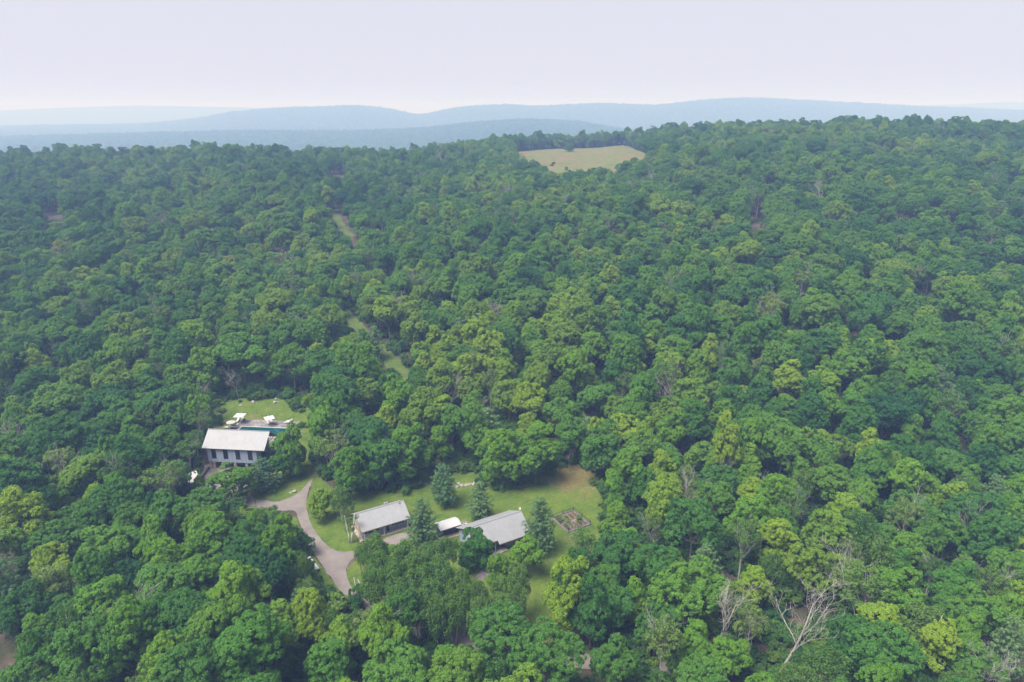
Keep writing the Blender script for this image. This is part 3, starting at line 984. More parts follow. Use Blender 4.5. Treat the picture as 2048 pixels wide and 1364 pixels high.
h('ash_tree', 2, 738, 1218, 90, 12, .8, 'straw tinted half bare tree beside the drive mouth')
h('oak_tree', 3, 716, 1172, 46, 7, .25, 'low dark oak at the right side of the drive mouth')
hb('maple_tree', 6, 1138, 304, 22, 9, .3, 'lone round tree in the hilltop meadow')
hb('oak_tree', 3, 1338, 287, 46, 20, .12, 'tall flat topped tree with white trunk on the ridge skyline')
h('birch_tree', 0, 703, 1027, 38, 8, .55, None)
VBIRCH = TREES.pop()
HERO.pop()

DEAD_PX = [(1578, 1190, 0, 17), (1992, 1298, 2, 11), (1252, 815, 1, 10), (1336, 768, 4, 12), (896, 762, 2, 12), (592, 640, 4, 11), (1812, 530, 2, 11), (1946, 1030, 4, 12), (2008, 818, 1, 11), (1856, 645, 2, 9),
           (40, 862, 1, 13), (1440, 985, 3, 9), (1552, 975, 1, 10), (1378, 960, 1, 9), (784, 600, 3, 13), (996, 610, 3, 12), (1440, 1190, 3, 13), (120, 690, 2, 9), (470, 745, 2, 9), (710, 360, 4, 12), (630, 375, 4, 11),
           (1365, 1000, 2, 8), (1700, 1010, 4, 10), (1510, 610, 1, 10), (2034, 560, 1, 12), (1345, 560, 1, 12), (1080, 520, 4, 9)]
for px, py, i, H in DEAD_PX:
    x, y = site(px, py, H)
    put('dead_tree', i, x, y, H / SHAPES['dead_tree'][i].H, H / SHAPES['dead_tree'][i].H, 0.5, 'dead')

# places the photograph shows open (outlines in survey coordinates): no random tree may stand on them or hide them
OPEN_VIEWS = [
    [(400, 970), (412, 930), (405, 895), (418, 856), (442, 850), (455, 812), (490, 800), (590, 805), (612, 835), (605, 870), (628, 910), (636, 945), (618, 985), (618, 1035), (650, 1085), (690, 1100), (690, 1000), (705, 1015), (800, 995),
     (860, 975), (925, 945), (950, 935), (975, 975), (1050, 990), (1110, 945), (1160, 935), (1205, 990), (1215, 1030), (1195, 1065), (1140, 1090), (1110, 1130), (1095, 1200), (1100, 1240), (1060, 1250), (1040, 1180),
     (900, 1170), (760, 1190), (735, 1200), (678, 1197), (622, 1130), (598, 1080), (580, 1026), (560, 1022), (500, 1018), (440, 1000)],
    [(608, 1110), (628, 1112), (642, 1146), (626, 1148)],
    [(870, 1235), (915, 1238), (930, 1265), (905, 1275), (872, 1260)],
    [(1130, 1296), (1200, 1292), (1270, 1305), (1285, 1325), (1150, 1318)],
    [(1038, 309), (1085, 303), (1108, 304), (1140, 300), (1195, 298), (1246, 292), (1252, 302), (1284, 309), (1262, 316), (1240, 324), (1222, 334), (1205, 329), (1170, 339), (1150, 333), (1124, 345), (1112, 343), (1096, 331), (1078, 320), (1058, 315)],
    [(665, 415), (672, 415), (678, 440), (702, 466), (698, 472), (680, 458), (668, 440)],
    [(765, 700), (785, 705), (810, 738), (800, 750), (778, 735)],
    [(695, 632), (712, 650), (706, 662), (692, 650)],
    [(90, 420), (118, 418), (122, 440), (96, 442)],
    [(1506, 432), (1520, 430), (1522, 455), (1510, 458)],
    [(1550, 1205), (1630, 1195), (1630, 1255), (1575, 1300), (1552, 1335), (1546, 1335)],
    [(664, 347), (686, 340), (688, 346), (666, 353)],
]
STANDS = [DRIVE, LAWN_CABINS, LAWN_BARN, MEADOW, LANE] + TRACKS

def scatter():
    rng = np.random.default_rng(42)
    rnd = random.Random(77)
    cell = 8.0
    grid = {}
    def near(x, y, r):
        i, j = int(x // cell), int(y // cell)
        for a in range(i - 2, i + 3):
            for b in range(j - 2, j + 3):
                for (x2, y2, r2) in grid.get((a, b), ()):
                    if (x - x2) ** 2 + (y - y2) ** 2 < (0.585 * (r + r2)) ** 2:
                        return True
        return False
    def mark(x, y, r):
        grid.setdefault((int(x // cell), int(y // cell)), []).append((x, y, r))
    for x, y, r in HERO:
        mark(x, y, r)
    n = 60000
    yy = np.sqrt(rng.uniform(72.0 ** 2, 812.0 ** 2, n))
    uu = rng.uniform(-0.92, 0.92, n)
    xx = uu * yy
    Dr = np.interp(uu, [-.9, -.3, -.15, 0, .1, .2, .35, .9], [640, 640, 680, 790, 810, 790, 675, 620])
    ok = yy < Dr
    for poly in STANDS:
        ok &= ~in_poly(xx, yy, poly)
    lx, ly = barn_local(xx, yy)
    ok &= ~((lx > -3) & (lx < 18) & (ly > -3) & (ly < 28))
    zz = ground(xx, yy)
    # woodland mosaic: broad patches of lighter and darker stands
    pat = (np.sin(xx / 57 + 0.7) * np.cos(yy / 71 + xx / 130) + np.sin(xx / 27 + yy / 33 + 2.0) * 0.6)
    px0, py0, _ = project(xx, yy, zz + 11)
    bright = np.exp(-(((xx - 25) / 85) ** 2 + ((yy - 215) / 70) ** 2)) * 0.34 + 0.12 * np.exp(-(((xx - 60) / 60) ** 2 + ((yy - 110) / 45) ** 2))
    count = 0
    for i in range(n):
        if not ok[i]:
            continue
        x, y, z = xx[i], yy[i], zz[i]
        q = rnd.random()
        if q < 0.47 + 0.1 * pat[i]:
            kind = 'oak_tree'
        elif q < 0.895 or q > 0.975:
            kind = 'maple_tree'
        elif q < 0.925:
            kind = 'ash_tree'
        elif q < 0.955:
            kind = 'birch_tree'
        elif q < 0.959:
            kind = 'dead_tree'
        else:
            kind = 'pine_tree'
        if y < 122 and x > 28 and rnd.random() < 0.17:
            kind = rnd.choice(['ash_tree', 'ash_tree', 'birch_tree'])
        idx = rnd.randrange(6) if kind in ('oak_tree', 'maple_tree') else rnd.randrange(12)
        sh = SHAPES[kind][idx % len(SHAPES[kind])]
        sc = rnd.uniform(0.6, 1.2) * (1.12 if kind == 'birch_tree' else 1.0)
        sz = sc ** 0.7 * rnd.uniform(0.82, 1.18)
        r = sh.R * sc
        if near(x, y, r):
            continue
        # keep the open views open
        cx, cyy, zc = project(x, y, z + sh.H * sz * 0.6)
        rx = r * FOCAL / zc * 0.92
        ry = (sh.H * sz * 0.40 * 0.85 + r * 0.3) * FOCAL / zc * 0.92
        t = np.arange(14) * 2 * np.pi / 14
        ex = np.concatenate([cx + rx * np.cos(t), [cx], cx + rx * 0.5 * np.cos(t[::2])]); ey = np.concatenate([cyy + ry * np.sin(t), [cyy], cyy + ry * 0.5 * np.sin(t[::2])])
        base_row = project(x, y, z)[1]
        far_pts = ey < base_row - 4
        hid = False
        for v in OPEN_VIEWS:
            if far_pts.any() and in_poly(ex[far_pts], ey[far_pts], v).any():
                hid = True
                break
            if abs(v[0][0] - cx) < 400 and any(((a - cx) / rx) ** 2 + ((b - cyy) / ry) ** 2 < 1 and b < base_row - 4 for a, b in v):
                hid = True
                break
        if hid:
            continue
        tone = 0.48 + 0.14 * pat[i] + bright[i] + rnd.gauss(0, 0.2)
        tone = min(tone, 0.86)
        if rnd.random() < 0.003:
            tone = 0.98
        put(kind, idx, float(x), float(y), sc, sz, min(max(tone, 0.02), 0.86 if tone < 0.97 else 1.0))
        mark(x, y, r)
        count += 1
    print('forest trees', count)
scatter()

# ------------------------------------------------------------------ trees: objects
def zone(x, y):
    z = zone0(x, y)
    if 'slope' in z:
        z = z.replace('on the wooded slope', 'on the slope').replace('on the', ('at the foot of the' if y < 195 else 'low on the' if y < 225 else 'halfway up the' if y < 265 else 'high on the'))
    return z

def zone0(x, y):
    if y < 112 and x > -40:
        return 'in the wood around the lower lane'
    lx, ly = barn_local(x, y)
    if y < 160 and x < -36:
        return 'in the wood below the drive and the white tent'
    if x < -95 and y < 200:
        return 'in the wood beside the barn house'
    if y < 150 and x > 14:
        return 'in the wood downhill of the vegetable garden'
    if x < -45:
        return 'on the wooded slope above the pool'
    if x < 25:
        return 'on the wooded slope above the cabins'
    return 'on the wooded slope above the vegetable garden'

SHADE = {'oak_tree': 'oak', 'maple_tree': 'maple', 'birch_tree': 'birch', 'pine_tree': 'pine', 'ash_tree': 'thin tree', 'dead_tree': 'leafless grey tree'}
def tone_word(t):
    return 'deep green' if t < 0.3 else 'mid green' if t < 0.52 else 'light green' if t < 0.75 else 'yellow green'

def single_tree(kind, idx, x, y, z, yaw, sxy, sz, tone, label, group):
    sh = SHAPES[kind][idx]
    o = thing(kind, label, 'tree', (x, y, z), yaw, group)
    an = 0.88 + 0.24 * ((x * 7.31 + y * 3.77) % 1.0)
    o.scale = (sxy * an, sxy / an, sz)
    t = link('trunk', sh.trunk, o)
    if sh.crown is not None:
        c = link('crown', sh.crown, o)
        c['tone'] = float(tone)
    return o

POINTS = []
def plant_all():
    per = {}
    for t in TREES:
        per.setdefault(t[0], []).append(t)
    for kind, lst in per.items():
        def seen(t):
            px, py, zc = project(t[2], t[3], t[4] + 8)
            if t[9] is not None:
                return 1e6
            if px < -40 or px > 2088 or py > 1420 or py < 0:
                return -1.0
            return t[6] * SHAPES[kind][t[1]].R / zc
        lst.sort(key=seen, reverse=True)
        limit = 290
        for n, t in enumerate(lst):
            if n < limit and seen(t) > 0:
                k, idx, x, y, z, yaw, sxy, sz, tone, lab = t
                if lab is None or lab == 'dead':
                    near_birch = kind == 'birch_tree' and -36 < x < 8 and 95 < y < 130
                    if lab == 'dead':
                        label = 'bare dead tree ' + zone(x, y)
                        grp = 'dead trees ' + zone(x, y)
                    elif near_birch:
                        label = 'white stemmed birch in the grove in front of the cabins'
                        grp = 'birch grove in front of the cabins'
                    else:
                        size = 'large' if sxy > 0.95 else 'smaller'
                        label = '%s %s %s %s' % (size, tone_word(tone), SHADE[kind], zone(x, y))
                        grp = label
                else:
                    label, grp = lab, None
                single_tree(kind, idx, x, y, z, yaw, sxy, sz, tone, label, grp)
            else:
                POINTS.append(t)
plant_all()
x, y = VBIRCH[2], VBIRCH[3]

def scatter_object(name, pts, label=None, cat=None):
    """one object: many trees or shrubs that nobody counts one by one, as instances on points"""
    order = []
    for kind in sorted(set(p[0] for p in pts)):
        for i in range(len(SHAPES[kind])):
            order.append((kind, i))
    index = {k: n for n, k in enumerate(order)}
    src = bpy.data.collections.new(name + '_sources')
    for n, (kind, i) in enumerate(order):
        sh = SHAPES[kind][i]
        bm = bmesh.new()
        me = bpy.data.meshes.new('%s_src_%03d' % (name, n))
        mats = []
        if sh.crown is not None:
            bm.from_mesh(sh.crown); mats.append(sh.crown.materials[0])
        k0 = len(bm.faces)
        bm.from_mesh(sh.trunk); mats.append(sh.trunk.materials[0])
        bm.faces.ensure_lookup_table()
        for f in bm.faces[k0:]:
            f.material_index = len(mats) - 1
        for f in bm.faces[:k0]:
            f.material_index = 0
        bm.to_mesh(me); bm.free()
        for m in mats:
            me.materials.append(m)
        ob = bpy.data.objects.new('%s_src_%03d' % (name, n), me)
        src.objects.link(ob)
    n = len(pts)
    me = bpy.data.meshes.new(name)
    me.vertices.add(n)
    me.vertices.foreach_set('co', np.array([[p[2], p[3], p[4]] for p in pts], np.float32).ravel())
    a = me.attributes.new('pick', 'INT', 'POINT'); a.data.foreach_set('value', np.array([index[(p[0], p[1])] for p in pts], np.int32))
    a = me.attributes.new('turn', 'FLOAT_VECTOR', 'POINT'); a.data.foreach_set('vector', np.array([[0, 0, R(p[5])] for p in pts], np.float32).ravel())
    a = me.attributes.new('size', 'FLOAT_VECTOR', 'POINT'); a.data.foreach_set('vector', np.array([[p[6] * (0.88 + 0.24 * ((p[2] * 7.31 + p[3] * 3.77) % 1.0)), p[6] / (0.88 + 0.24 * ((p[2] * 7.31 + p[3] * 3.77) % 1.0)), p[7]] for p in pts], np.float32).ravel())
    a = me.attributes.new('tone', 'FLOAT', 'POINT'); a.data.foreach_set('value', np.array([p[8] for p in pts], np.float32))
    o = link(name, me, kind='stuff')
    if label:
        tag(o, label, cat)
    ng = bpy.data.node_groups.new(name + '_nodes', 'GeometryNodeTree')
    ng.interface.new_socket('Geometry', in_out='INPUT', socket_type='NodeSocketGeometry')
    ng.interface.new_socket('Geometry', in_out='OUTPUT', socket_type='NodeSocketGeometry')
    gi = ng.nodes.new('NodeGroupInput'); go = ng.nodes.new('NodeGroupOutput')
    iop = ng.nodes.new('GeometryNodeInstanceOnPoints')
    ci = ng.nodes.new('GeometryNodeCollectionInfo')
    ci.inputs['Collection'].default_value = src
    ci.inputs['Separate Children'].default_value = True
    ci.inputs['Reset Children'].default_value = True
    def na(nm, ty):
        q = ng.nodes.new('GeometryNodeInputNamedAttribute'); q.data_type = ty; q.inputs[0].default_value = nm
        return q.outputs[0]
    m2p = ng.nodes.new('GeometryNodeMeshToPoints')
    ng.links.new(gi.outputs[0], m2p.inputs[0])
    ng.links.new(m2p.outputs[0], iop.inputs['Points'])
    ng.links.new(ci.outputs[0], iop.inputs['Instance'])
    iop.inputs['Pick Instance'].default_value = True
    ng.links.new(na('pick', 'INT'), iop.inputs['Instance Index'])
    ng.links.new(na('turn', 'FLOAT_VECTOR'), iop.inputs['Rotation'])
    ng.links.new(na('size', 'FLOAT_VECTOR'), iop.inputs['Scale'])
    ng.links.new(iop.outputs[0], go.inputs[0])
    md = o.modifiers.new('scatter', 'NODES'); md.node_group = ng
    return o

scatter_object('forest', POINTS, 'unbroken hillside forest running up to the ridge', 'forest')

def undergrowth():
    rng = np.random.default_rng(9)
    rnd = random.Random(8)
    n = 14000
    yy = np.sqrt(rng.uniform(80.0 ** 2, 330.0 ** 2, n)); xx = rng.uniform(-0.85, 0.85, n) * yy
    ok = np.ones(n, bool)
    for poly in STANDS:
        ok &= ~in_poly(xx, yy, poly)
    lx, ly = barn_local(xx, yy)
    ok &= ~((lx > -4) & (lx < 19) & (ly > -4) & (ly < 28))
    zz = ground(xx, yy)
    px, py, zc = project(xx, yy, zz + 1.5)
    for i in np.nonzero(ok)[0]:
        inside = any(in_poly(np.array([px[i]]), np.array([py[i]]), v)[0] for v in OPEN_VIEWS[:5])
        if inside and rnd.random() < 0.9:
            continue
        s = rnd.uniform(0.6, 1.3)
        yield ('shrub', rnd.randrange(4), xx[i], yy[i], zz[i], rnd.uniform(0, 360), s, s * rnd.uniform(0.7, 1.2), min(1, max(0, rnd.gauss(0.42, 0.22))), None)
def meadow_edge():
    rnd = random.Random(3)
    for k in range(420):
        u = rnd.uniform(-0.02, 0.2)
        px = 1024 + u * FOCAL / 0.955
        mx, my = site(px, np.interp(px, [1020, 1130, 1250, 1300], [305, 297, 290, 309]))
        q = 1 + rnd.uniform(0.004, 0.05)
        x, y = mx * q, my * q
        s = rnd.uniform(1.0, 2.4)
        yield ('shrub', rnd.randrange(4), x, y, float(ground(x, y)), rnd.uniform(0, 360), s, s, min(1, max(0, rnd.gauss(0.35, 0.2))), None)
def edge_brush():
    rnd = random.Random(31)
    for poly, n in ((LAWN_CABINS, 420), (LAWN_BARN, 260)):
        k = 0
        while k < n:
            i = rnd.randrange(len(poly))
            a, b = poly[i], poly[(i + 1) % len(poly)]
            t = rnd.random()
            x = a[0] + (b[0] - a[0]) * t + rnd.gauss(0, 1.6); y = a[1] + (b[1] - a[1]) * t + rnd.gauss(0, 1.6)
            k += 1
            far_side = (poly is LAWN_CABINS and ((y > 149 and x > -42) or x > 21)) or (poly is LAWN_BARN and y > 182)
            if not far_side or in_poly(np.array([x]), np.array([y]), DRIVE)[0]:
                continue
            s = rnd.uniform(0.35, 1.0)
            yield ('shrub', rnd.randrange(4), x, y, float(ground(x, y)), rnd.uniform(0, 360), s, s * rnd.uniform(0.6, 1.1), min(1, max(0, rnd.gauss(0.5, 0.25))), None)
    xs = [p[0] for p in MEADOW]; ys = [p[1] for p in MEADOW]
    k = 0
    while k < 16:
        x, y = rnd.uniform(min(xs), max(xs)), rnd.uniform(min(ys), max(ys))
        if not in_poly(np.array([x]), np.array([y]), MEADOW)[0]:
            continue
        k += 1
        px, py, _ = project(x, y, float(ground(x, y)))
        if py < 326 and px < 1252 and px > 1070 and rnd.random() < 0.93:
            continue
        s = rnd.uniform(0.5, 1.2)
        yield ('shrub', rnd.randrange(4), x, y, float(ground(x, y)), rnd.uniform(0, 360), s, s, min(1, max(0, rnd.gauss(0.4, 0.2))), None)
scatter_object('undergrowth', list(undergrowth()) + list(meadow_edge()) + list(edge_brush()), 'low leafy undergrowth between the forest trees', 'undergrowth')

def far_forest():
    rng = np.random.default_rng(19)
    out = []
    for (ya, yb, u0, u1, n, s) in ((2150, 3100, -0.85, 0.30, 22000, 1.3), (4000, 5150, -0.85, 0.85, 26000, 1.9)):
        yy = np.sqrt(rng.uniform(ya ** 2, yb ** 2, n)); xx = rng.uniform(u0, u1, n) * yy
        zz = ground(xx, yy)
        for i in range(n):
            q = s * rng.uniform(0.75, 1.2)
            out.append(('distant_tree', int(rng.integers(3)), xx[i], yy[i], zz[i], rng.uniform(0, 360), q, q * rng.uniform(0.8, 1.2) * (0.8 if s > 1 else 1), float(np.clip(rng.normal(0.4, 0.2), 0, 1)), None))
    return out
scatter_object('distant_forest', far_forest(), 'hazy blue woods covering the distant ridges', 'forest')
# ------------------------------------------------------------------ buildings
def wall_x(mb, x0, x1, y0, y1, z0, z1, holes):
    """a straight wall along x between y0..y1 with rectangular openings (xa, xb, za, zb)"""
    x = x0
    for xa, xb, za, zb in sorted(holes):
        if xa > x:
            mb.box(x, xa, y0, y1, z0, z1)
        if za > z0:
            mb.box(xa, xb, y0, y1, z0, za)
        if zb < z1:
            mb.box(xa, xb, y0, y1, zb, z1)
        x = xb
    if x < x1:
        mb.box(x, x1, y0, y1, z0, z1)
    return mb

def wall_y(mb, y0, y1, x0, x1, z0, z1, holes):
    t = wall_x(MB(), y0, y1, x0, x1, z0, z1, holes)
    return mb.add([(v[1], v[0], v[2]) for v in t.v], [tuple(reversed(f)) for f in t.f])

def window(parent, xa, xb, za, zb, y, mull=0, name='window', axis='x', depth=0.12, trim='trim'):
    """frame set 3 cm proud of the wall face at y, pane recessed behind it"""
    def put_(mb):
        if axis == 'y':
            mb.v = [(v[1], v[0], v[2]) for v in mb.v]
            mb.f = [tuple(reversed(f)) for f in mb.f]
        return mb
    sgn = 1 if depth > 0 else -1
    ya, yb = sorted((y - 0.03 * sgn, y + depth))
    w = 0.07
    f = MB()
    f.box(xa, xa + w, ya, yb, za, zb).box(xb - w, xb, ya, yb, za, zb)
    f.box(xa + w, xb - w, ya, yb, za, za + w).box(xa + w, xb - w, ya, yb, zb - w, zb)
    for k in range(mull):
        c = xa + (xb - xa) * (k + 1) / (mull + 1)
        f.box(c - 0.025, c + 0.025, ya, yb, za + w, zb - w)
    o = put_(f).build(name, trim, parent)
    yc, yd = sorted((y + 0.06 * sgn, y + 0.08 * sgn))
    put_(MB().box(xa + w - 0.01, xb - w + 0.01, yc, yd, za + w - 0.01, zb - w + 0.01)).build('pane', 'glass', o)
    return o

def seam_roof(parent, x0, x1, ye, ze, yr, zr, mat, name='roof_slope', pitch=0.55, t=0.09, rib=0.035):
    """one roof slope from eave (ye, ze) to ridge (yr, zr) with raised standing seams"""
    mb = MB()
    q = [(x0, ye, ze), (x1, ye, ze), (x1, yr, zr), (x0, yr, zr)]
    if ye > yr:
        q = [q[1], q[0], q[3], q[2]]
    mb.slab(q, t)
    n = int((x1 - x0) / pitch)
    for k in range(1, n):
        x = x0 + (x1 - x0) * k / n
        a, b = (x - 0.02, x + 0.02)
        qq = [(a, ye, ze + rib), (b, ye, ze + rib), (b, yr, zr + rib), (a, yr, zr + rib)]
        if ye > yr:
            qq = [qq[1], qq[0], qq[3], qq[2]]
        mb.slab(qq, rib + 0.01)
    return mb.build(name, mat, parent)

# ---- the barn house
bz = 0.0
barn = thing('barn_house', 'pale blue grey barn house on stone piers with light metal roof beside the pool', 'house', (BARN_O[0], BARN_O[1], bz), BARN_YAW)
L, DP, Z1, Z2, ZR = 13.5, 7.6, 2.35, 6.88, 9.95
WX = [(1.15, 2.4), (4.4, 5.65), (7.75, 9.0), (11.1, 12.35)]
wall_x(MB(), 0, L, 0, 0.2, Z1, Z2, [(a, b, 3.3, 6.35) for a, b in WX]).build('front_wall', 'siding', barn)
for a, b in WX:
    window(barn, a, b, 3.3, 6.35, 0.0, 0, trim='dark_metal')
wall_x(MB(), 0, L, DP - 0.2, DP, Z1, Z2, []).build('back_wall', 'siding', barn)
def gable(x0, x1, holes, name):
    mb = wall_y(MB(), 0.202, DP - 0.202, x0, x1, Z1, Z2, holes)
    m = DP / 2
    mb.add([(x0, 0.25, Z2), (x0, DP - 0.25, Z2), (x0, m, ZR - 0.2), (x1, 0.25, Z2), (x1, DP - 0.25, Z2), (x1, m, ZR - 0.2)],
           [(0, 2, 1), (3, 4, 5), (0, 3, 5, 2), (1, 2, 5, 4)])
    return mb.build(name, 'siding', barn)
gable(0.0, 0.2, [], 'gable_wall')
gable(L - 0.2, L, [(0.42, 0.85, 3.3, 6.3), (2.6, 5.0, 2.6, 6.7)], 'gable_wall')
window(barn, 0.42, 0.85, 3.3, 6.3, L, 0, axis='y', depth=-0.12)
window(barn, 2.6, 5.0, 2.6, 6.7, L, 2, axis='y', depth=-0.12, trim='dark_metal')
MB().box(0.21, L - 0.21, 0.21, DP - 0.21, Z1 - 0.02, Z1 + 0.12).build('floor_slab', 'dark_boards', barn)
rx0, rx1 = -1.0, 16.0
seam_roof(barn, rx0, rx1, -0.55, 6.50, DP / 2, ZR, 'roof_metal')
seam_roof(barn, rx0, rx1, DP + 0.55, 6.50, DP / 2, ZR, 'roof_metal')
MB().slab([(rx0 + .04, -0.5, 6.40), (rx1 - .04, -0.5, 6.40), (rx1 - .04, DP / 2, ZR - 0.12), (rx0 + .04, DP / 2, ZR - 0.12)], 0.06).build('soffit', 'timber', barn)
MB().slab([(rx1 - .04, DP + 0.5, 6.40), (rx0 + .04, DP + 0.5, 6.40), (rx0 + .04, DP / 2 + .002, ZR - 0.12), (rx1 - .04, DP / 2 + .002, ZR - 0.12)], 0.06).build('soffit', 'timber', barn)
MB().box(rx0, rx1, DP / 2 - 0.12, DP / 2 + 0.12, ZR + 0.002, ZR + 0.06).build('ridge_cap', 'roof_metal', barn)
MB().tube([(L - .1, DP / 2, ZR - 0.45), (rx1 - 0.1, DP / 2, ZR - 0.45)], [0.13, 0.13], 4).build('ridge_beam', 'timber', barn)
for sy in (-1, 1):
    MB().tube([(rx1 - 0.25, DP / 2 + sy * 0.1, ZR - 0.4), (rx1 - 0.25, DP / 2 + sy * (DP / 2 + 0.45), 6.25)], [0.12, 0.12], 4).build('rafter', 'timber', barn)
    MB().tube([(L + 0.05, DP / 2 + sy * 2.6, 5.6), (rx1 - 0.3, DP / 2 + sy * 1.6, ZR - 1.85)], [0.09, 0.09], 4).build('brace', 'timber', barn)
MB().tube([(rx1 - 0.25, 0.9, 7.35), (rx1 - 0.25, DP - 0.9, 7.35)], [0.11, 0.11], 4).build('tie_beam', 'timber', barn)
MB().box(L, rx1 - 0.6, 1.6, 6.9, 2.40, 2.56).build('balcony', 'dark_boards', barn)
rail = MB()
for y_ in (1.62, 6.88):
    rail.box(L, rx1 - 0.6, y_ - 0.03, y_ + 0.03, 3.40, 3.47)
rail.box(rx1 - 0.66, rx1 - 0.6, 1.66, 6.84, 3.40, 3.47)
for y_ in np.arange(1.65, 6.9, 0.65):
    rail.box(rx1 - 0.65, rx1 - 0.61, y_ - .02, y_ + .02, 2.56, 3.4)
rail.build('balcony_rail', 'dark_metal', barn)
def pier_mesh():
    rng = np.random.default_rng(3)
    mb = MB()
    z = -0.3
    while z < Z1 - 0.05:
        hh = min(rng.uniform(0.22, 0.36), Z1 - 0.04 - z)
        e = rng.uniform(-0.04, 0.05, 4)
        sp_ = rng.uniform(-0.1, 0.1)
        mb.box(-0.34 - e[0], sp_, -0.34 - e[1], 0.34 + e[2], z, z + hh - 0.02)
        mb.box(sp_ + 0.02, 0.34 + e[3], -0.34 - e[2], 0.34 + e[1], z + 0.006, z + hh - 0.026)
        z += hh
    mb.box(-0.3, 0.3, -0.3, 0.3, -0.3, Z1 - 0.06)
    return mb.mesh('stone_pier', 'field_stone')
pm = pier_mesh()
for x_ in (0.45, 1.35, 3.8, 7.1, 10.3, 13.05):
    o = link('stone_pier', pm, barn); o.location = (x_, 0.55, 0); o.rotation_euler = (0, 0, R(90 * round(x_ * 3)))
DOORS = [(1.9, 3.4), (4.9, 6.6), (8.2, 9.8), (11.2, 12.6)]
wall_x(MB(), 0.1, L - 0.1, 2.0, 2.2, 0.0, Z1 - 0.03, [(a, b, 0.0, 2.1) for a, b in DOORS]).build('lower_wall', 'siding', barn)
for a, b in DOORS:
    d = MB()
    for k in range(5):
        d.box(a + 0.01, b - 0.01, 2.1, 2.15, 0.02 + k * 0.415, 0.02 + k * 0.415 + 0.40)
    d.build('garage_door', 'dark_boards', barn)
for x_ in (0.0, L - 0.3):
    MB().box(x_, x_ + 0.3, 2.3, DP, -0.3, Z1 - 0.03).build('foundation_wall', 'field_stone', barn)
MB().box(0, L, 0.3, 2.0, -0.2, 0.03).build('forecourt_slab', 'gravel', barn)

# ---- pool terrace and pool
TZ = 2.72
def barn_thing(name, label, cat, lx, ly, z, yaw=0.0, group=None):
    x, y = barn_world(lx, ly)
    return thing(name, label, cat, (x, y, z), BARN_YAW + yaw, group)
ter = MB()
ter.box(-3.6, 15.4, 20.8, 25.3, 2.3, TZ).box(-3.6, -0.9, 11.0, 20.8, 2.3, TZ).box(-0.9, 13.9, 11.0, 14.4, 2.3, TZ).box(13.9, 15.4, 11.0, 20.8, 2.3, TZ)
to = ter.build('terrace', 'weathered_paving', kind='structure')
to.location = (*BARN_O, 0); to.rotation_euler = (0, 0, R(BARN_YAW))
pool = barn_thing('swimming_pool', 'dark teal swimming pool with pale stone edge behind the barn house', 'pool', 0, 0, 0)
c = MB()
c.box(-0.9, 13.9, 20.4, 20.8, 2.4, TZ + .04).box(-0.9, 13.9, 14.4, 14.8, 2.4, TZ + .04).box(-0.9, -0.5, 14.8, 20.4, 2.4, TZ + .04).box(13.5, 13.9, 14.8, 20.4, 2.4, TZ + .04)
c.build('coping', 'coping', pool)
MB().box(-0.52, 13.52, 14.78, 20.42, 2.3, TZ - 0.03).build('water', 'pool_water', pool)

def lounger_meshes():
    f = MB()
    f.box(-0.33, -0.28, -0.95, 0.95, 0.27, 0.33).box(0.28, 0.33, -0.95, 0.95, 0.27, 0.33).box(-0.28, 0.28, -0.95, -0.9, 0.27, 0.33).box(-0.28, 0.28, 0.9, 0.95, 0.27, 0.33)
    leg = MB().box(-0.03, 0.03, -0.03, 0.03, 0, 0.27)
    seat = MB().box(-0.31, 0.31, -0.93, 0.25, 0.335, 0.42)
    back = MB().hexa([(-0.31, 0.26, 0.34), (0.31, 0.26, 0.34), (0.31, 0.85, 0.76), (-0.31, 0.85, 0.76)], [(-0.31, 0.22, 0.42), (0.31, 0.22, 0.42), (0.31, 0.80, 0.84), (-0.31, 0.80, 0.84)])
    return f.mesh('frame', 'white_paint'), leg.mesh('leg', 'white_paint'), seat.mesh('seat', 'white_fabric'), back.mesh('backrest', 'white_fabric')
LM = lounger_meshes()
def lounger(px, py, yaw, label, group=None):
    x, y = site(px, py, 0.4)
    o = thing('sun_lounger', label, 'sun lounger', (x, y, TZ), BARN_YAW + yaw, group)
    link('frame', LM[0], o); link('seat', LM[2], o); link('backrest', LM[3], o)
    for sx in (-0.3, 0.3):
        for sy in (-0.85, 0.85):
            g = link('leg', LM[1], o); g.location = (sx, sy, 0)
    return o
lounger(475.5, 841, 6, 'white sun lounger under the square parasol, on its round parasol side', None)
lounger(484.5, 839.5, 6, 'white sun lounger under the square parasol, on its open terrace side', None)
lounger(536.5, 845.5, 38, 'white sun lounger under the turned parasol, closer to the water', None)
lounger(543, 843.5, 38, 'white sun lounger under the turned parasol, closer to the lawn', None)
lounger(575, 844.5, -70, 'white sun lounger at the far end of the terrace, pool side', None)
lounger(579.5, 841.5, -70, 'white sun lounger at the far end of the terrace, lawn side', None)
lounger(470.5, 848.5, 88, 'white sun lounger right beside the round parasol', None)
lounger(464, 854, 88, 'white sun lounger between the round parasol and the barn roof', None)

def side_table(px, py, label):
    x, y = site(px, py, 0.4)
    o = thing('side_table', label, 'table', (x, y, TZ), 0)
    t = MB()
    t.tube([(0, 0, 0.42), (0, 0, 0.46)], [0.27, 0.27], 14).build('table_top', 'dark_metal', o)
    MB().tube([(0, 0, 0), (0, 0, 0.02), (0, 0, 0.03), (0, 0, 0.42)], [0.2, 0.2, 0.03, 0.03], 10).build('stem', 'dark_metal', o)
side_table(480, 840.5, 'small dark side table between the two loungers under the square parasol')
side_table(465.5, 851, 'small dark side table between the loungers by the round parasol')
side_table(489, 838.5, 'small dark side table beside the loungers on the open terrace side')

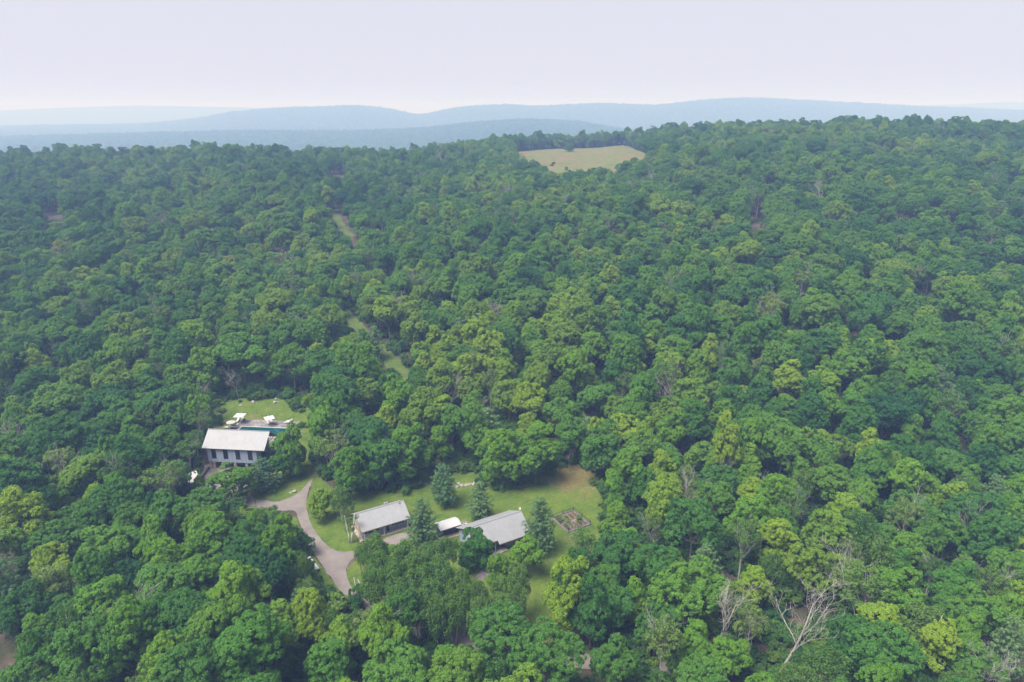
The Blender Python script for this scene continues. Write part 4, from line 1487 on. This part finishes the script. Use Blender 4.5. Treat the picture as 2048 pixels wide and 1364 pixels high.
x, y = site(453.5, 856.5, 0.4)
dt = thing('dining_table', 'white garden table at the terrace corner behind the barn roof', 'table', (x, y, TZ), BARN_YAW)
MB().box(-0.6, 0.6, -0.45, 0.45, 0.68, 0.73).build('table_top', 'white_paint', dt)
for sx in (-0.52, 0.52):
    for sy in (-0.38, 0.38):
        MB().box(sx - 0.03, sx + 0.03, sy - 0.03, sy + 0.03, 0, 0.68).build('leg', 'white_paint', dt)
for sx, yw, lab in ((-0.95, 90, 'white garden chair on the lawn side of the white table'), (0.95, -90, 'white garden chair on the pool side of the white table')):
    ch = thing('garden_chair', lab, 'chair', (x + sx, y, TZ), BARN_YAW + yw)
    MB().box(-0.24, 0.24, -0.24, 0.24, 0.41, 0.45).build('seat', 'white_paint', ch)
    MB().box(-0.24, 0.24, 0.20, 0.24, 0.45, 0.9).build('backrest', 'white_paint', ch)
    for a in (-0.21, 0.21):
        for b in (-0.21, 0.21):
            MB().box(a - 0.02, a + 0.02, b - 0.02, b + 0.02, 0, 0.41).build('leg', 'white_paint', ch)

def cantilever(px, py, yaw, label, w=3.0, h=2.45, tilt=0.0):
    x, y = site(px, py, h + 0.12)
    o = thing('cantilever_parasol', label, 'parasol', (x, y, TZ), yaw)
    s_ = w / 2
    dz = lambda a: tilt * a
    v = [(-s_, -s_, h - dz(s_)), (s_, -s_, h - dz(s_)), (s_, s_, h + dz(s_)), (-s_, s_, h + dz(s_)), (0, 0, h + 0.32)]
    can = MB().add(v + [(a, b, c_ - 0.04) for a, b, c_ in v], [(0, 1, 4), (1, 2, 4), (2, 3, 4), (3, 0, 4), (6, 5, 9), (7, 6, 9), (8, 7, 9), (5, 8, 9), (0, 5, 6, 1), (1, 6, 7, 2), (2, 7, 8, 3), (3, 8, 5, 0)])
    can.build('canopy', 'white_fabric', o)
    for a, b in ((-1, -1), (1, -1), (1, 1), (-1, 1)):
        MB().tube([(0, 0, h + 0.24), (a * s_ * .98, b * s_ * .98, h - 0.07 + dz(b * s_))], [0.02, 0.015], 4).build('rib', 'white_paint', o)
    MB().tube([(0, s_ + 0.25, 0.08), (0, s_ + 0.25, h + 0.55)], [0.05, 0.045], 8).build('mast', 'vent_metal', o)
    MB().tube([(0, s_ + 0.25, h + 0.5), (0, 0, h + 0.45), (0, 0, h + 0.30)], [0.04, 0.035, 0.03], 6).build('arm', 'vent_metal', o)
    MB().box(-0.4, 0.4, s_ - 0.15, s_ + 0.65, 0, 0.08).build('base', 'dark_metal', o)
cantilever(479.5, 830.5, BARN_YAW + 2, 'square white parasol over the two loungers at the terrace corner', 2.9, 2.45)
cantilever(538.5, 835.5, 32, 'turned square white parasol in the middle of the terrace', 2.7, 2.35)
x, y = site(461.5, 843.5, 2.4)
ro = thing('round_parasol', 'round white parasol next to the square one on the terrace', 'parasol', (x, y, TZ), 0)
mb = MB(); n_ = 16
ring = [(1.3 * math.cos(2 * math.pi * k / n_), 1.3 * math.sin(2 * math.pi * k / n_), 2.15) for k in range(n_)]
mb.add(ring + [(0, 0, 2.6)] + [(a, b, c_ - 0.05) for a, b, c_ in ring] + [(0, 0, 2.54)], [(k, (k + 1) % n_, n_) for k in range(n_)] + [((k + 1) % n_ + n_ + 1, k + n_ + 1, 2 * n_ + 1) for k in range(n_)] + [(k, k + n_ + 1, (k + 1) % n_ + n_ + 1, (k + 1) % n_) for k in range(n_)])
mb.build('canopy', 'white_fabric', ro)
for k in range(8):
    a = k * math.pi / 4
    MB().tube([(0, 0, 2.5), (1.27 * math.cos(a), 1.27 * math.sin(a), 2.09)], [0.015, 0.012], 4).build('rib', 'timber', ro)
MB().tube([(0, 0, 0), (0, 0, 2.6)], [0.03, 0.03], 8).build('pole', 'timber', ro)
MB().tube([(0, 0, 0), (0, 0, 0.09)], [0.32, 0.30], 14).build('base', 'dark_metal', ro)

# ---- cabins
CY = 30.0
def tn(t, n):
    return t * math.cos(R(CY)) - n * math.sin(R(CY)), t * math.sin(R(CY)) + n * math.cos(R(CY))

def gable_end(parent, x0, x1, ya, yb, z0, ze_a, ze_b, yr, zr, mat, name='gable_wall'):
    """end wall under a roof: y ya..yb, wall tops ze_a / ze_b, apex (yr, zr)"""
    v = []
    for x_ in (x0, x1):
        v += [(x_, ya, z0), (x_, yb, z0), (x_, yb, ze_b), (x_, yr, zr), (x_, ya, ze_a)]
    return MB().add(v, [(4, 3, 2, 1, 0), (5, 6, 7, 8, 9), (0, 1, 6, 5), (1, 2, 7, 6), (2, 3, 8, 7), (3, 4, 9, 8), (4, 0, 5, 9)]).build(name, mat, parent)

ox, oy = tn(36.3, 129.1)
cab = thing('cabin', 'long grey cabin with plain metal roof and roof vents beside the forked birch', 'cabin', (ox, oy, 0), CY)
HO = [(0.15, 2.3, 1.0, 2.25), (2.9, 4.0, 1.0, 2.25), (5.4, 6.35, 0.08, 2.25), (6.7, 9.9, 1.15, 2.3)]
wall_x(MB(), 0.0, 10.5, 0, 0.18, 0, 2.95, HO).build('front_wall', 'siding', cab)
for k, (a, b, c_, d) in enumerate(HO):
    window(cab, a, b, c_, d, 0.0, [1, 0, 0, 3][k], 'door' if k == 2 else 'window')
wall_x(MB(), 0.0, 10.5, 6.0, 6.18, 0, 2.9, []).build('back_wall', 'siding', cab)
gable_end(cab, 0.0, 0.2, 0.182, 5.998, -0.2, 3.6, 3.2, 2.7, 4.95, 'field_stone')
gable_end(cab, 10.3, 10.5, 0.182, 5.998, -0.2, 3.6, 3.2, 2.7, 4.95, 'siding')
seam_roof(cab, -0.5, 10.9, -1.4, 2.8, 2.7, 5.2, 'roof_metal')
seam_roof(cab, -0.5, 10.9, 6.9, 2.85, 2.7, 5.2, 'roof_metal')
MB().box(-0.5, 10.9, 2.6, 2.8, 5.21, 5.26).build('ridge_cap', 'roof_metal', cab)
MB().box(-0.48, 10.88, -1.38, -1.33, 2.56, 2.71).build('fascia', 'timber', cab)
MB().box(-0.3, 10.7, -1.25, -0.01, -0.2, 0.22).build('porch_deck', 'deck_boards', cab)
for x_ in (0.1, 4.6, 10.2):
    MB().box(x_ - 0.06, x_ + 0.06, -1.15, -1.03, 0.22, 2.72).build('porch_post', 'trim', cab)
MB().box(-0.9, -0.1, -1.2, 6.0, -0.2, 0.35).build('stone_plinth', 'field_stone', cab)
def pipe(parent, x_, y_, z_, h_, r_, name='vent_pipe'):
    MB().tube([(x_, y_, z_), (x_, y_, z_ + h_), (x_, y_, z_ + h_ + 0.001), (x_, y_, z_ + h_ + 0.12)], [r_, r_, r_ * 1.7, r_ * 1.7], 10).build(name, 'vent_metal', parent)
pipe(cab, 9.6, 2.2, 4.7, 0.9, 0.10, 'flue')
pipe(cab, 6.6, 3.4, 4.5, 0.85, 0.12)
pipe(cab, 7.1, 3.4, 4.5, 0.85, 0.12)

ox, oy = tn(54.8, 112.4)
cb2 = thing('cabin', 'larger cabin with stepped metal roof edge and satellite dish between two pines', 'cabin', (ox, oy, 0), CY)
H1 = [(0.6, 2.2, 1.0, 2.3), (4.4, 5.4, 1.1, 2.3)]
wall_x(MB(), 0, 7.4, 0, 0.18, 0, 3.6, H1).build('front_wall', 'siding', cb2)
for a, b, c_, d in H1:
    window(cb2, a, b, c_, d, 0.0, 1)
H2 = [(8.6, 11.4, 1.05, 2.15)]
wall_x(MB(), 7.75, 11.9, -1.65, -1.47, 0, 2.4, H2).build('front_wall', 'siding', cb2)
window(cb2, 8.6, 11.4, 1.05, 2.15, -1.65, 2)
wall_y(MB(), -1.468, -0.02, 7.75, 7.93, 0, 2.6, [(-1.3, -0.3, 0.08, 2.15)]).build('side_wall', 'siding', cb2)
window(cb2, -1.3, -0.3, 0.08, 2.15, 7.75, 0, 'door', axis='y', depth=0.12)
wall_y(MB(), -1.468, 0.5, 11.72, 11.9, 0, 2.6, []).build('side_wall', 'siding', cb2)
wall_x(MB(), 0, 12.8, 5.7, 5.88, 0, 3.1, []).build('back_wall', 'siding', cb2)
gable_end(cb2, 0.0, 0.2, 0.182, 5.698, -0.1, 4.1, 3.3, 1.56, 5.3, 'siding')
gable_end(cb2, 12.6, 12.8, -0.8, 5.698, -0.1, 3.5, 3.3, 1.56, 5.3, 'siding')
sl = (5.5 - 2.85) / 3.76
seam_roof(cb2, -0.6, 5.29, -2.2, 2.85, 1.56, 5.5, 'roof_metal')
seam_roof(cb2, 5.30, 11.9, -2.95, 2.85 - 0.75 * sl, 1.56, 5.5, 'roof_metal')
seam_roof(cb2, 11.91, 13.4, -2.2, 2.85, 1.56, 5.5, 'roof_metal')
seam_roof(cb2, -0.6, 4.5, 6.5, 3.0, 1.56, 5.5, 'roof_metal')
seam_roof(cb2, 4.51, 13.4, 6.75, 2.87, 1.56, 5.5, 'roof_metal')
MB().box(-0.6, 13.4, 1.46, 1.66, 5.51, 5.56).build('ridge_cap', 'roof_metal', cb2)
MB().box(5.31, 11.89, -2.93, -2.88, 2.03, 2.2).build('fascia', 'timber', cb2)
MB().box(-0.58, 5.28, -2.18, -2.13, 2.58, 2.75).build('fascia', 'timber', cb2)
MB().box(-0.58, -0.52, -2.1, 1.5, 2.6, 2.72).build('gable_trim', 'dark_metal', cb2)
for x_ in (0.2, 4.9):
    MB().box(x_ - 0.06, x_ + 0.06, -2.0, -1.88, 0.0, 2.76).build('porch_post', 'trim', cb2)
pipe(cb2, 2.2, 2.0, 4.9, 0.7, 0.07)
dish = MB()
rr = [(0.02, 0.0), (0.16, 0.02), (0.28, 0.07), (0.36, 0.13)]
for (r1, z1), (r2, z2) in zip(rr[:-1], rr[1:]):
    vs = [(r1 * math.cos(a), r1 * math.sin(a), z1) for a in np.linspace(0, 6.283, 15)[:-1]] + [(r2 * math.cos(a), r2 * math.sin(a), z2) for a in np.linspace(0, 6.283, 15)[:-1]]
    dish.add(vs, [(k, (k + 1) % 14, 14 + (k + 1) % 14, 14 + k) for k in range(14)])
do = dish.build('dish', 'white_paint', None, True)
sd = thing('satellite_dish', 'small satellite dish on the ridge end of the stepped roof cabin', 'satellite dish', (*tn(54.8 + 13.1, 112.4 + 1.9), 5.3), CY)
do.parent = sd; do.location = (0, 0.1, 0.75); do.rotation_euler = (R(55), 0, R(25))
MB().tube([(0, 0, -0.1), (0, 0, 0.7), (0, 0.1, 0.75)], [0.03, 0.03, 0.02], 6).build('mast', 'vent_metal', sd)

ox, oy = tn(51.4, 121.3)
shed = thing('shed', 'small dark open fronted shed with bright white metal roof between the cabins', 'shed', (ox, oy, 0), CY)
MB().box(0, 4.5, 1.9, 2.0, 0, 2.45).build('back_wall', 'dark_boards', shed)
for x_ in (0.0, 4.4):
    MB().box(x_, x_ + 0.1, 0.0, 1.898, 0, 2.5).build('side_wall', 'dark_boards', shed)
for k in range(3):
    MB().box(0.12 + k * 1.43, 0.12 + k * 1.43 + 1.40, 0.0, 0.06, 0.0, 2.3).build('open_front_shade', 'dark_boards', shed)  # dark panels stand in for the shade inside the open front
seam_roof(shed, -0.3, 4.9, -1.2, 2.45, 0.5, 3.05, 'roof_metal_new')
seam_roof(shed, -0.3, 4.9, 2.3, 2.45, 0.5, 3.05, 'roof_metal_new')
MB().box(-0.28, 4.88, -1.18, -1.13, 2.24, 2.36).build('fascia', 'timber', shed)
MB().box(-0.5, 6.6, -1.5, -0.08, -0.1, 0.10).build('deck', 'deck_boards', shed)

for k, lab in enumerate(('weathered slatted wooden chair next to the shed wall', 'middle weathered slatted chair of the three beside the shed', 'weathered slatted wooden chair next to the stepped roof cabin')):
    x, y = tn(56.9 + k * 0.85, 122.6 + 0.1 * k)
    ch = thing('wooden_chair', lab, 'chair', (x, y, 0), CY + 4 * k)
    MB().box(-0.32, 0.32, -0.35, 0.25, 0.30, 0.35).build('seat', 'grey_wood', ch)
    for j in range(5):
        MB().hexa([(-0.32 + j * 0.13, 0.25, 0.3), (-0.32 + j * 0.13 + 0.11, 0.25, 0.3), (-0.32 + j * 0.13 + 0.11, 0.28, 0.3), (-0.32 + j * 0.13, 0.28, 0.3)],
                  [(-0.32 + j * 0.13, 0.52, 1.05), (-0.32 + j * 0.13 + 0.11, 0.52, 1.05), (-0.32 + j * 0.13 + 0.11, 0.55, 1.05), (-0.32 + j * 0.13, 0.55, 1.05)]).build('back_slat', 'grey_wood', ch)
    for sx in (-0.36, 0.36):
        MB().box(sx - 0.05, sx + 0.05, -0.4, 0.4, 0.55, 0.58).build('armrest', 'grey_wood', ch)
        for sy in (-0.34, 0.2):
            MB().box(sx - 0.03, sx + 0.03, sy - 0.03, sy + 0.03, 0, 0.55).build('leg', 'grey_wood', ch)

# stone path, step and gravel patch in front of the cabins
draped('stone_path', strip_poly(S([(1003, 1092), (992, 1106), (982, 1122), (975, 1140), (955, 1160)]), [2.6, 2.2, 1.8]), 'weathered_paving', 0.02, 0.8, jitter=0.1, seed=21)
draped('gravel_path', curve_pts(S([(760, 1082), (782, 1072), (815, 1064), (824, 1070), (806, 1082), (790, 1090)]), True, 4), 'gravel', 0.02, 0.8, jitter=0.1, seed=22)
x, y = site(1008, 1101)
st = thing('wooden_step', 'low wooden step platform in front of the stepped roof cabin', 'step', (x, y, 0), CY)
for k in range(6):
    MB().box(-0.75, 0.75, -0.5 + k * 0.17, -0.5 + k * 0.17 + 0.155, 0.14, 0.18).build('plank', 'deck_boards', st)
for sx in (-0.65, 0.65):
    MB().box(sx - 0.04, sx + 0.04, -0.5, 0.5, 0, 0.139).build('bearer', 'grey_wood', st)

# ---- vegetable garden
GY = 30.5
gx, gy = GARDEN_C
gd = thing('garden_fence', 'black mesh fence on pale kerb around the vegetable beds', 'fence', (gx, gy, 0), GY)
GW, GH = 6.15, 6.6
def kerb(a, b, c_, d):
    MB().box(a, b, c_, d, -0.1, 0.30).build('kerb', 'kerb_wood', gd)
kerb(-0.15, GW + 0.15, -0.15, 0.05); kerb(-0.15, GW + 0.15, GH - 0.05, GH + 0.15); kerb(-0.15, 0.05, 0.052, GH - 0.052); kerb(GW - 0.05, GW + 0.15, 0.052, GH - 0.052)
for px_, py_ in ((0, 0), (GW, 0), (0, GH), (GW, GH), (GW / 2, 0), (GW / 2, GH), (0, GH / 2), (GW, GH / 2)):
    MB().box(px_ - 0.06, px_ + 0.06, py_ - 0.06, py_ + 0.06, 0.29, 1.12).build('post', 'dark_metal', gd)
def fence_run(ax, a0, a1, cst):
    mesh_ = MB()
    def b_(p, q, z0, z1, w):
        if ax == 'x':
            mesh_.box(p, q, cst - w, cst + w, z0, z1)
        else:
            mesh_.box(cst - w, cst + w, p, q, z0, z1)
    b_(a0 + 0.07, a1 - 0.07, 1.02, 1.07, 0.022)
    for z_ in (0.36, 0.52, 0.68, 0.84):
        b_(a0 + 0.07, a1 - 0.07, z_, z_ + 0.008, 0.004)
    for p in np.arange(a0 + 0.15, a1 - 0.1, 0.16):
        b_(p, p + 0.008, 0.31, 1.02, 0.003)
    mesh_.build('mesh_panel', 'dark_metal', gd)
for (ax, cst, ln) in (('x', 0, GW), ('x', GH, GW), ('y', 0, GH), ('y', GW, GH)):
    fence_run(ax, 0, ln / 2, cst); fence_run(ax, ln / 2, ln, cst)
gp = MB().box(0.06, GW - 0.06, 0.06, GH - 0.06, -0.05, 0.05).build('garden_path', 'gravel', kind='structure')
gp.location = (gx, gy, 0); gp.rotation_euler = (0, 0, R(GY))
rg = random.Random(4)
def veg(lx, ly, s_, tone, label, group):
    c_, s2 = math.cos(R(GY)), math.sin(R(GY))
    sh = SHAPES['shrub'][rg.randrange(4)]
    o = thing('vegetable_plant', label, 'plant', (gx + lx * c_ - ly * s2, gy + lx * s2 + ly * c_, 0.28), rg.uniform(0, 360), group)
    o.scale = (s_, s_, s_ * 0.9)
    link('stem', sh.trunk, o)
    k = link('foliage', sh.crown, o); k['tone'] = tone
for bank, (y0, y1) in enumerate(((0.55, 2.85), (3.65, 6.05))):
    for k in range(5):
        x0 = 0.45 + k * 1.1
        bed = thing('raised_bed', 'narrow raised vegetable bed on the %s side of the garden path' % ('cabin' if bank == 0 else 'forest'), 'planter', (gx, gy, 0), GY, 'raised beds %d' % bank)
        fr = MB().box(x0, x0 + 0.06, y0, y1, 0.03, 0.30).box(x0 + 0.76, x0 + 0.82, y0, y1, 0.03, 0.30).box(x0 + .06, x0 + .76, y0, y0 + 0.06, 0.03, 0.30).box(x0 + .06, x0 + .76, y1 - 0.06, y1, 0.03, 0.30)
        fr.build('frame', 'bed_wood', bed)
        MB().box(x0 + 0.06, x0 + 0.76, y0 + 0.06, y1 - 0.06, 0.04, 0.25).build('soil', 'soil', bed)
        dens = [[6, 6, 2, 4, 1], [7, 5, 1, 2, 1]][bank][k]
        for j in range(dens):
            big = bank == 1 and k in (0, 1)
            veg(x0 + 0.41 + rg.uniform(-0.15, 0.15), y0 + 0.25 + (y1 - y0 - 0.5) * (j + 0.5) / dens, rg.uniform(0.12, 0.18) * (1.5 if big else 1), rg.uniform(0.4, 1.0),
                'leafy green vegetable growing in a bed on the %s side of the path' % ('cabin' if bank == 0 else 'forest'), 'vegetables %d' % bank)
veg(4.95, 3.1, 0.42, 0.75, 'large bushy vegetable plant at the end of the garden path', None)
veg(1.6, 3.5, 0.45, 0.95, 'bright yellow green vegetable bush in the middle of the garden', None)

# ---- lamp posts, storage bins, tent, walls, rocks
def lamp(px, py, yaw, label):
    x, y = site(px, py)
    o = thing('lamp_post', label, 'lamp', (x, y, float(ground(x, y))), yaw)
    MB().tube([(0, 0, 0), (0, 0, 0.15), (0, 0, 0.16), (0, 0, 3.0)], [0.10, 0.10, 0.055, 0.045], 10).build('pole', 'dark_metal', o)
    MB().tube([(0, 0, 2.9), (-0.5, 0, 2.98)], [0.03, 0.03], 6).build('arm', 'dark_metal', o)
    MB().hexa([(-0.75, -0.16, 2.84), (-0.25, -0.16, 2.84), (-0.25, 0.16, 2.84), (-0.75, 0.16, 2.84)], [(-0.66, -0.11, 3.02), (-0.34, -0.11, 3.02), (-0.34, 0.11, 3.02), (-0.66, 0.11, 3.02)]).build('lamp_head', 'dark_metal', o)
lamp(513, 1020, 20, 'dark lamp post at the drive fork below the barn house')
lamp(722, 1139, -10, 'dark lamp post on the lawn where the drive turns to the cabins')
for k, (px, py, lab) in enumerate(((620, 1121.5, 'white topped storage bin on the drive verge, on the uphill side'), (630.5, 1136, 'white topped storage bin with dark end on the drive verge, downhill one'))):
    x, y = site(px, py, 0.5)
    o = thing('storage_bin', lab, 'bin', (x, y, float(ground(x, y))), -52)
    MB().box(-0.95, 0.95, -0.42, 0.42, 0, 0.72).build('body', 'dark_metal', o)
    MB().hexa([(-1.02, -0.48, 0.722), (1.02, -0.48, 0.722), (1.02, 0.48, 0.722), (-1.02, 0.48, 0.722)], [(-1.0, -0.46, 0.80), (1.0, -0.46, 0.80), (1.0, 0.46, 0.90), (-1.0, 0.46, 0.90)]).build('lid', 'white_paint', o)
x, y = site(358, 957, 2.9)
tz = float(ground(x, y))
tent = thing('canopy_tent', 'white gabled canopy tent half hidden by trees near the barn house', 'tent', (x, y, tz), 38)
for sy in (-1, 1):
    q = [(-4.2, sy * 2.8, 2.3), (4.2, sy * 2.8, 2.3), (4.2, 0, 3.7), (-4.2, 0, 3.7)]
    if sy > 0:
        q = [q[1], q[0], q[3], q[2]]
    MB().slab(q, 0.04).build('roof_panel', 'white_fabric', tent)
    MB().box(-4.2, 4.2, sy * 2.8 - 0.02, sy * 2.8 + 0.02, 1.95, 2.25).build('valance', 'white_fabric', tent)
for x_ in (-4.1, 0, 4.1):
    for sy in (-2.7, 2.7):
        MB().tube([(x_, sy, 0), (x_, sy, 2.3)], [0.04, 0.04], 6).build('pole', 'white_paint', tent)

def rock_mesh(seed):
    bm = bmesh.new()
    bmesh.ops.create_icosphere(bm, subdivisions=2, radius=1.0)
    rng = np.random.default_rng(seed)
    a = rng.normal(0, 1, (5, 3))
    for v in bm.verts:
        d = np.array(v.co)
        k = 1 + 0.16 * sum(math.sin(2.2 * float(d @ q) + i) for i, q in enumerate(a)) / 2
        for q in a[:3]:
            p = float(d @ unit(q)) * k
            if p > 0.72:
                k *= 0.72 / p
        v.co = Vector((d[0] * k, d[1] * k * 0.8, d[2] * k * 0.6))
    me = bpy.data.meshes.new('boulder')
    bm.to_mesh(me); bm.free()
    return me
RM = [rock_mesh(i) for i in range(4)]
for m_ in RM:
    m_.materials.append(M['rock'])
def rock(px, py, s_, label, group=None, k=[0]):
    x, y = site(px, py)
    k[0] += 1
    o = link('boulder', RM[k[0] % 4])
    o.location = (x, y, float(ground(x, y)) + 0.18 * s_)
    o.scale = (s_, s_, s_)
    o.rotation_euler = (0, 0, k[0] * 1.7)
    tag(o, label, 'rock', group)
rr_ = random.Random(12)
for k in range(15):
    rock(912 + 42 * rr_.random(), 970 + 5 * (rr_.random() - 0.5), rr_.uniform(0.35, 0.75), 'grey stone of the rubble heap at the wood edge behind the pines', 'rubble heap stones')
for k in range(16):
    cx_, cy_ = rr_.choice([(480, 813), (505, 802), (512, 800), (553, 795), (556, 803)])
    rock(cx_ + rr_.uniform(-9, 9), cy_ + rr_.uniform(-3, 3), rr_.uniform(0.35, 0.8), 'pale rock scattered along the wood edge above the pool', 'rocks above the pool')
rock(588, 984, 0.75, 'single white boulder on the grass beside the drive bend')
rock(581, 986, 0.4, 'small flat rock next to the white boulder at the drive bend')
rock(437, 831, 0.9, 'flat grey rock in the grass left of the pool terrace')
# dry stone wall beside the forecourt
wa, wb = site(417, 937), site(399, 960)
sw = thing('stone_wall', 'low dark dry stone wall beside the barn house forecourt', 'wall', (wa[0], wa[1], 0), math.degrees(math.atan2(wb[1] - wa[1], wb[0] - wa[0])))
WL = math.hypot(wb[0] - wa[0], wb[1] - wa[1])
for row_ in range(3):
    q = -0.2 * (row_ % 2)
    while q < WL:
        w_ = rr_.uniform(0.35, 0.7)
        MB().box(q, q + w_ - 0.03, -0.3 + rr_.uniform(-.05, .05), 0.3 + rr_.uniform(-.05, .05), -0.15 + row_ * 0.33, -0.15 + row_ * 0.33 + 0.315).build('stone', 'dark_rock', sw)
        q += w_

# ---- the forked white birch on the lawn, fallen trunks
vx, vy = site(702, 1086)
vb = thing('birch_tree', 'sparse forked birch with two white stems at the cabin corner', 'tree', (vx, vy, 0), 0)
stems = MB()
rngv = np.random.default_rng(31)
tips = []
for sx, hh in ((-0.95, 6.8), (1.25, 7.4)):
    P_ = [(0.12 * np.sign(sx), 0, -0.3), (sx * 0.35, 0.1, hh * 0.3), (sx * 0.75, 0.15, hh * 0.65), (sx, 0.2, hh)]
    stems.tube(P_, [0.24, 0.21, 0.15, 0.05], 7)
    for k in range(7):
        t_ = 0.42 + 0.55 * k / 7
        b0 = np.array([np.interp(t_, [0, .3, .65, 1], [p[a] for p in P_]) for a in range(3)])
        e_ = b0 + np.array([rngv.normal(0, 0.9), rngv.normal(0, 0.9), rngv.uniform(0.2, 0.9)])
        stems.tube([b0, e_], [0.03, 0.008], 4, False)
        tips += [e_, b0 * 0.45 + e_ * 0.55]
stems.build('trunk', 'birch_bark', vb, True)
tips = np.array(tips)
lv = leaf_cloud(rngv, tips, unit(rngv.normal(0, 1, tips.shape)), np.full(len(tips), 0.45), 34, 0.14, bias=0.3, squash=1.0, up=0.2, droop=0.4)
vc = link('crown', np_mesh('forked_birch_crown', lv[0], lv[1], 'birch_leaf', {'tint': lv[2]}), vb)
vc['tone'] = 0.7
def log_(p, q, r_, label):
    a, b = site(*p), site(*q)
    za, zb = float(ground(*a)), float(ground(*b))
    o = thing('fallen_log', label, 'log', (a[0], a[1], za), 0)
    d_ = (b[0] - a[0], b[1] - a[1], zb - za)
    MB().tube([(0, 0, r_ * 0.8), (d_[0] * .5, d_[1] * .5, d_[2] * .5 + r_), (d_[0], d_[1], d_[2] + r_ * 0.8)], [r_, r_ * 0.8, r_ * 0.3], 7).build('stem', 'dead_bark', o, True)
    MB().tube([(d_[0] * .6, d_[1] * .6, d_[2] * .6 + r_), (d_[0] * .7 + .5, d_[1] * .7 + .3, d_[2] * .7 + r_ + .5)], [r_ * .35, r_ * .1], 5).build('branch_stub', 'dead_bark', o, True)
log_((674, 1190), (690, 1196), 0.12, 'thin fallen log at the end of the drive')
log_((708, 1155), (712, 1180), 0.10, 'pale fallen pole on the grass beside the drive mouth')
log_((716, 1160), (726, 1182), 0.10, 'pale fallen branch on the lawn edge near the drive mouth')

# ------------------------------------------------------------------ the hazy air
def haze():
    mb = MB()
    lo = float(HGT.min()) - 2.0
    hi = max(float(HGT.max()) + 14.0, CAM_Z + 12.0)
    xm = U[-1] * Y[-1] + 60
    mb.box(-xm, xm, -80.0, Y[-1] + 60, lo, hi)
    m, nt, out = new_mat('haze')
    v = N(nt, 'ShaderNodeVolumePrincipled')
    v.inputs['Color'].default_value = (0.18, 0.268, 0.50, 1)
    v.inputs['Absorption Color'].default_value = (0.88, 0.757, 0.518, 1)      # air scatters blue more than red and swallows little
    v.inputs['Density'].default_value = 0.00076
    v.inputs['Anisotropy'].default_value = 0.0
    nt.links.new(v.outputs[0], out.inputs['Volume'])
    M['haze'] = m
    o = mb.build('haze', 'haze', kind='stuff')
    print('haze box', lo, hi)
haze()
